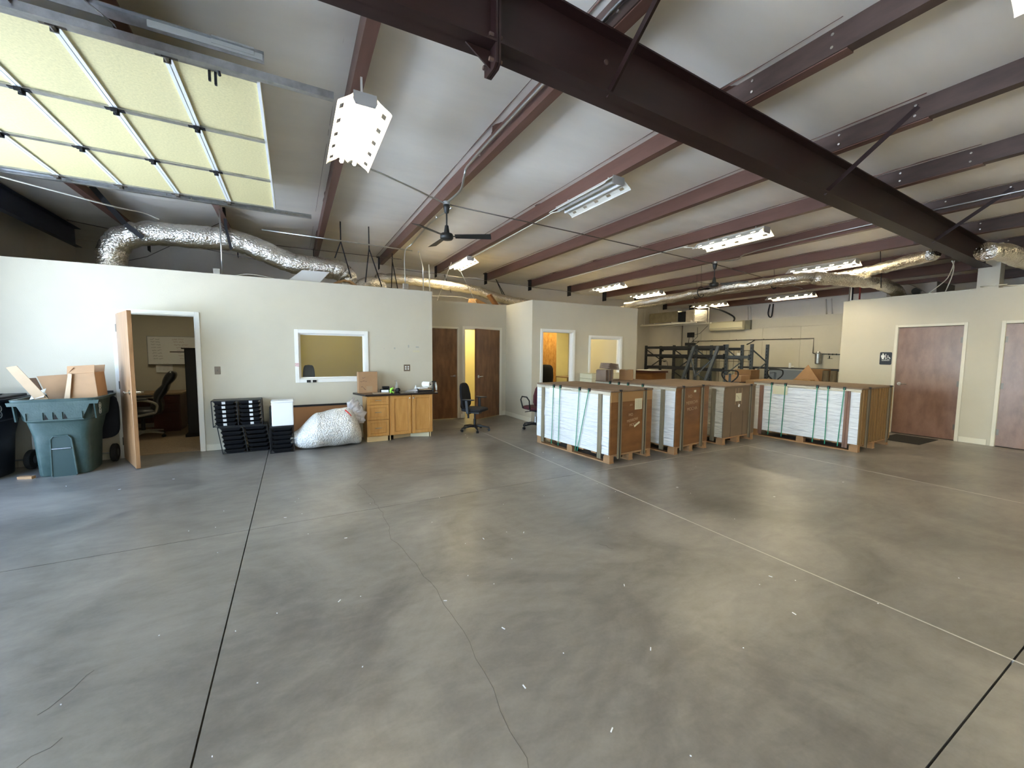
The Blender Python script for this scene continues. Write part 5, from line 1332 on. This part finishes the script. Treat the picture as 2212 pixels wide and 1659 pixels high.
# a single frame leaning against the long rack
t = thing('pallet_rack_frame', 'blue-grey upright frame leaning against the long rack, its braces forming a V', 'rack frame', (11.0, 8.4, 0))
a0, a1 = Vector((-.12, .52, 0)), Vector((.28, .18, 1.80)); b0, b1 = Vector((-.12, -.28, 0)), Vector((.28, -.66, 1.80))
obj('post', M().bar(a0, a1, .085, .065, up=(1, 0, 0)), 'rack_blue', t); obj('post', M().bar(b0, b1, .085, .065, up=(1, 0, 0)), 'rack_blue', t)
mid = (a0.lerp(a1, .48)+b0.lerp(b1, .48))/2
for q in (a0.lerp(a1, .82), b0.lerp(b1, .82)): obj('brace', M().bar(q, mid, .035, .03), 'rack_blue', t)
for q0, q1 in ((.48, .12), (.12, .12)):
    obj('brace', M().bar(a0.lerp(a1, q0), b0.lerp(b1, q1), .03, .03), 'rack_blue', t)
rbox = thing('router_box', 'small black equipment box sitting askew on top of the rack', 'box', (12.0, 9.3, 1.845))
obj('case', M().box(-.12, .12, -.14, .12, 0, .10), 'black_plastic', rbox, bevel=.008)
obj('cord', M().tube([(0, -.05, .1), (.1, -.2, .3), (.12, -.18, .62)], .008, 5), 'black_plastic', rbox)
# wire grid against the far wall
wg = thing('wire_grid', 'dark wire grid panels standing along the far wall behind the racks', 'grid', (14.5, 10, 0))
for k, y in enumerate([-1.25+.19*i for i in range(14)]): obj('wire', M().cyl((0, y, .0), (0, y, 1.72), .008, n=5), 'hinge_metal', wg)
for z in (.3, .95, 1.30, 1.71): obj('wire', M().cyl((0, -1.3, z), (0, 1.3, z), .010, n=5), 'hinge_metal', wg)
pn = tag(obj('grey_panel_box', M().box(14.2, 14.4, 9.95, 10.5, .4, 1.42).box(14.19, 14.2, 10.0, 10.45, .45, 1.36), 'grey_panel', w=True), 'olive grey flat case behind the wire grid on the right', 'case')
pn2 = tag(obj('grey_panel_box', M().box(14.2, 14.4, 11.45, 11.75, .4, 1.45).box(14.19, 14.2, 11.5, 11.7, 1.28, 1.40), 'grey_panel', w=True), 'olive grey flat case with a label behind the leaning frame', 'case')
tag(obj('case_support', M().box(14.1, 14.45, 9.9, 11.78, 0, .395), 'cardboard_dark', w=True), 'low brown shelf carrying the two olive grey cases', 'shelf')
tag(obj('wall_notice', M().box(14.44, 14.45, 8.93, 9.16, 1.45, 1.62), 'paper_white', w=True), 'white sheet clipped to the wire grid near the right rack upright', 'paper')
wh = thing('wire_carrier', 'black bent wire carrier handle behind the left rack bay', 'handle', (12.4, 10.7, 1.11))
obj('loop', M().tube(smoothpath([(0, .16, 0), (0, .15, .12), (0, .09, .20), (0, -.06, .20), (0, -.12, .14), (0, -.16, 0)], 4), .008, 6), 'black_matte', wh)
obj('grip', M().cyl((0, .06, .165), (0, -.05, .165), .018, n=8), 'black_matte', wh)
tag(obj('shelf_board', M().box(12.0, 12.8, 9.98, 11.2, 1.085, 1.108), 'rack_dark', w=True), 'dark shelf board on the lowest rack beam under the wire handle', 'shelf')
rb_ = thing('red_crate', 'reddish brown wooden crate with white papers behind the third pallet load', 'crate', (10.1, 9.35, 0))
obj('body', M().box(-.3, .3, -.45, .42, 0, .96), 'kraft_orange', rb_)
obj('rim', M().box(-.34, .34, -.5, .46, .96, 1.02), 'desk_maroon', rb_)
tag(obj('paper_stack', M().box(9.85, 10.3, 9.0, 9.6, 1.022, 1.04), 'paper_white', w=True), 'white papers lying on the reddish brown crate', 'paper')

# pallet trucks
def jack(label, loc, rz, col='rack_blue'):
    t = thing('pallet_jack', label, 'pallet jack', loc, rz, 'pallet jacks behind the crates')
    for s in (-1, 1):
        obj('fork', M().box(.05, .80, s*.19-.08, s*.19+.08, .04, .09), col, t, bevel=.006)
        obj('roller', M().cyl((.70, s*.19-.05, .04), (.70, s*.19+.05, .04), .038, n=10), 'rubber', t)
    obj('pump', M().cyl((-.02, 0, .12), (-.02, 0, .45), .05, n=12).box(-.08, .08, -.22, .22, .10, .22), col, t)
    for s in (-1, 1): obj('steer_wheel', M().cyl((-.05, s*.05, .09), (-.05, s*.11, .09), .09, n=14), 'rubber', t)
    obj('handle_shaft', M().bar((-.05, 0, .35), (-.12, 0, 1.10), .05, .03), col, t)
    m = M().tube(smoothpath([(-.10, 0, .86), (-.11, .14, 1.00), (-.12, .17, 1.10), (-.13, .12, 1.17), (-.13, -.12, 1.17), (-.12, -.17, 1.10), (-.11, -.14, 1.00), (-.10, 0, .86)], 4), .017, 7)
    obj('handle_loop', m, 'black_plastic', t, smooth=True)
    obj('lever', M().bar((-.13, .0, 1.10), (-.13, .12, 1.08), .014, .01), 'black_plastic', t)
    return t
jack('nearer pallet jack whose triangular handle loop rises left of the flat cartons', (9.2, 6.0, 0), math.radians(40))
jack('farther pallet jack whose black handle loop rises before the grey tub', (11.15, 6.02, 0), math.radians(35))

# right back corner
for i, (x, y, a, b, c, z, mt, lb) in enumerate(((10.48, 6.60, .46, .42, .16, .84, 'cardboard', 'open flat carton on the low stack between the two pallet jacks'), (9.7, 5.3, .9, .7, .10, .87, 'kraft_top', 'wide flat tan carton behind the third pallet load'),
                                           (11.62, 7.04, .5, .46, .28, .84, 'cardboard_dark', 'brown carton beside the right rack upright'))):
    tag(obj('stack_base', M().box(x-a/2+.02, x+a/2-.02, y-b/2+.02, y+b/2-.02, 0, z-.002), 'cardboard_grey', w=True), 'grey brown base stack under the '+lb.split(' on ')[0].split(' behind ')[0].split(' beside ')[0], 'stack')
    carton('carton', lb, (x, y, z), (a, b, c), .1, mt)
tag(obj('tipped_panel', M().add([(10.60, 5.35, .86), (10.5, 4.62, .86), (10.60, 4.98, 1.33)], [(0, 1, 2)]), 'cardboard', w=True, solid=.012), 'triangular brown cardboard panel standing up behind the fourth pallet load', 'cardboard')
carton('carton', 'brown carton leaning before the triangular cardboard panel', (10.38, 4.95, .855), (.2, .36, .14), 0, 'kraft_top')
tag(obj('carton_pile', M().box(10.2, 10.66, 4.62, 5.6, 0, .85), 'cardboard_dark', w=True), 'low dark carton pile behind the fourth pallet load', 'stack')
carton('carton', 'dark brown open carton right of the triangular cardboard panel', (11.12, 5.03, .90), (.35, .42, .32), 0, 'cardboard_dark', open_=True)
tag(obj('carton_pile', M().box(10.94, 11.3, 4.82, 5.25, 0, .895), 'cardboard_grey', w=True), 'narrow grey pile under the dark open carton', 'stack')
for i, (y, lb) in enumerate(((4.545, 'right rolled brown carpet standing by the restroom corner'), (4.70, 'left rolled brown carpet standing by the restroom corner'))):
    tag(obj('carpet_roll', M().cyl((10.75, y, 0), (10.8, y, 1.20+.0*i), .065, n=14), 'carpet_roll', w=True, smooth=False), lb, 'roll', 'rolled carpets')
gb = thing('grey_tub', 'grey tub behind the farther pallet jack', 'tub', (12.4, 6.2, 0))
obj('body', M().loft([[Vector((x*q, y*q, z)) for x, y in ((-.3, -.5), (.3, -.5), (.3, .5), (-.3, .5))] for q, z in ((.85, 0), (1, 1.15))]), 'grey_bin', gb, bevel=.02)
tag(obj('steel_reel', M().cyl((11.7, 5.65, 0.90), (11.78, 5.65, .90), .24, n=24), 'grey_bin', w=True), 'round grey disc behind the farther pallet jack', 'disc')
tag(obj('reel_base', M().box(11.6, 11.9, 5.4, 5.9, 0, .655), 'cardboard_dark', w=True), 'dark box carrying the round grey disc', 'box')
wbn = thing('workbench', 'long dark workbench along the far wall', 'workbench', (13.9, 6.6, 0))
obj('bench_top', M().box(-.4, .4, -1.9, 1.9, 1.10, 1.15), 'rack_dark', wbn)
for y in (-1.85, -.6, .6, 1.8):
    for x in (-.36, .36): obj('leg', M().box(x-.025, x+.025, y-.025, y+.025, 0, 1.10), 'rack_dark', wbn)
for a, b in ((1.8, .9), (.6, 1.3)): obj('brace', M().bar((-.37, a, 1.05), (-.37, b, .55), .03, .04), 'black_matte', wbn)
tag(obj('cylinder_can', M().cyl((13.7, 6.95, 1.151), (13.7, 6.95, 1.31), .035, n=14).cyl((13.7, 6.95, 1.20), (13.7, 6.83, 1.20), .012, n=8), 'paper_white', w=True), 'small white canister standing on the long workbench', 'canister')
# far wall fittings
ms = thing('mini_split', 'cream wall-mounted air conditioner on the far wall', 'air conditioner', (14.6, 9.62, 2.47))
obj('body', M().prism([(0, 0), (-.20, .0), (-.25, .06), (-.25, .29), (-.21, .33), (0, .33)], 'y', -.66, .66).xf(Matrix.Identity(4)), 'split_cream', ms, bevel=.006)
obj('vent_line', M().box(-.254, -.248, -.64, .64, .075, .085), 'grey_panel', ms)
obj('back_cover', M().box(-.10, -.002, -.86, -.66, .0, .33), 'grey_panel', ms)
eb = thing('control_box', 'black control box with hanging wires on the far wall', 'electrical box', (14.6, 11.25, 2.25))
obj('box', M().box(-.12, 0, -.13, .13, 0, .20), 'black_plastic', eb)
obj('wires', M().tube([(-.05, -.1, 0), (-.05, -.14, -.3), (-.05, -.08, -.45)], .01, 5).tube([(-.05, .08, 0), (-.05, .12, -.4)], .01, 5).tube([(-.03, -.13, .1), (-.03, -.4, .15), (-.03, -.75, .45)], .008, 5), 'black_plastic', eb)['kind'] = 'stuff'
conduit([(14.57, 11.2, 2.09), (14.57, 6.74, 2.09), (14.57, 6.74, 1.62)], .014, 'thin grey pipe running along the far wall and dropping to the filter', mtl='hinge_metal', cat='pipe', name='pipe', sm=0, clips=[(14.575, y, 2.09) for y in (7.4, 8.3, 9.3, 10.3)])
conduit([(14.57, 6.74, 1.62), (14.57, 6.6, 1.60), (14.57, 5.2, 1.57)], .012, 'dark twisted pipe from the filter to the restroom corner', mtl='black_matte', cat='pipe', name='pipe', sm=0, clips=[(14.57, y, 1.58) for y in (6.3, 6.2, 6.1, 5.95)])
ft = thing('water_filter', 'grey cylindrical water filter on the far wall', 'filter', (14.5, 6.55, 1.28))
obj('canister', M().lathe([(.07, 0), (.085, .02), (.09, .28), (.09, .33), (.05, .36), (.04, .39)], n=18), 'galvanized', ft, smooth=False)
obj('valve', M().bar((.0, -.3, .17), (0, -.3, .26), .02, .02).bar((0, -.38, .18), (0, -.25, .18), .012, .012), 'black_matte', ft)
for y, dy in ((10.85, .2), (8.6, .22)):
    tag(obj('hose_nozzle', M().tube([(14.55, y, 2.08), (14.5, y+dy*.4, 2.0), (14.45, y+dy, 1.92)], [.018, .014, .02], 6), 'black_matte' if dy > .21 else 'hinge_metal', w=True), 'dark hose nozzle hanging from the far wall pipe, '+('nearer the mini split' if dy > .21 else 'left one near the control box'), 'nozzle', 'hose nozzles on the far wall pipe')
conduit([(14.57, 12.6 if False else 11.7, 1.78), (14.57, 11.7, 3.0)], .015, 'vertical dark conduit on the far wall left of the control box', mtl='hinge_metal', sm=0)
conduit([(14.57, 8.15, 3.3), (14.5, 8.16, 3.0), (14.5, 8.1, 2.86), (14.5, 8.03, 2.9), (14.55, 8.03, 3.3)], .02, 'black hanging cable loop on the grey insulated far wall', mtl='black_matte', cat='cable', name='cable', sm=3)
conduit([(12.5, 9.1, 3.2), (12.9, 8.9, 3.1), (13.8, 8.95, 2.9), (14.5, 9.4, 2.78)], .03, 'thick black hose from the air handler to the far wall', mtl='black_matte', cat='hose', name='hose', sm=5)
au = thing('air_unit', 'hanging silver air handling unit above the left rack bay', 'air handler', (12.4, 10.4, 2.62))
obj('casing', M().box(-.35, .35, -.5, .8, .09, .46), 'ac_metal', au, bevel=.01)
obj('plenum', M().box(-.33, .33, -1.18, -.82, .05, .46), 'foil', au, bevel=.01)
obj('filter_rack', M().box(-.34, .34, -.80, -.52, .08, .42), 'black_matte', au)
m = M()
for x in (-.38, .38): m.box(x-.02, x+.02, -1.3, 1.2, 0, .045)
for y in (-1.1, -.3, .5, 1.1): m.box(-.4, .4, y-.02, y+.02, .045, .085)
obj('platform', m, 'cream_trim', au)
for x in (-.38, .38):
    for y in (-1.2, 1.0): obj('hanger_rod', M().cyl((x, y, 0), (x, y, .70), .008, n=6), 'conduit_steel', au)
tag(obj('far_office_scrap', M().box(6.3, 6.6, 8.6, 8.9, 2.662, 2.75), 'cardboard_grey', w=True), 'small dark box on the roof of the right office', 'box')
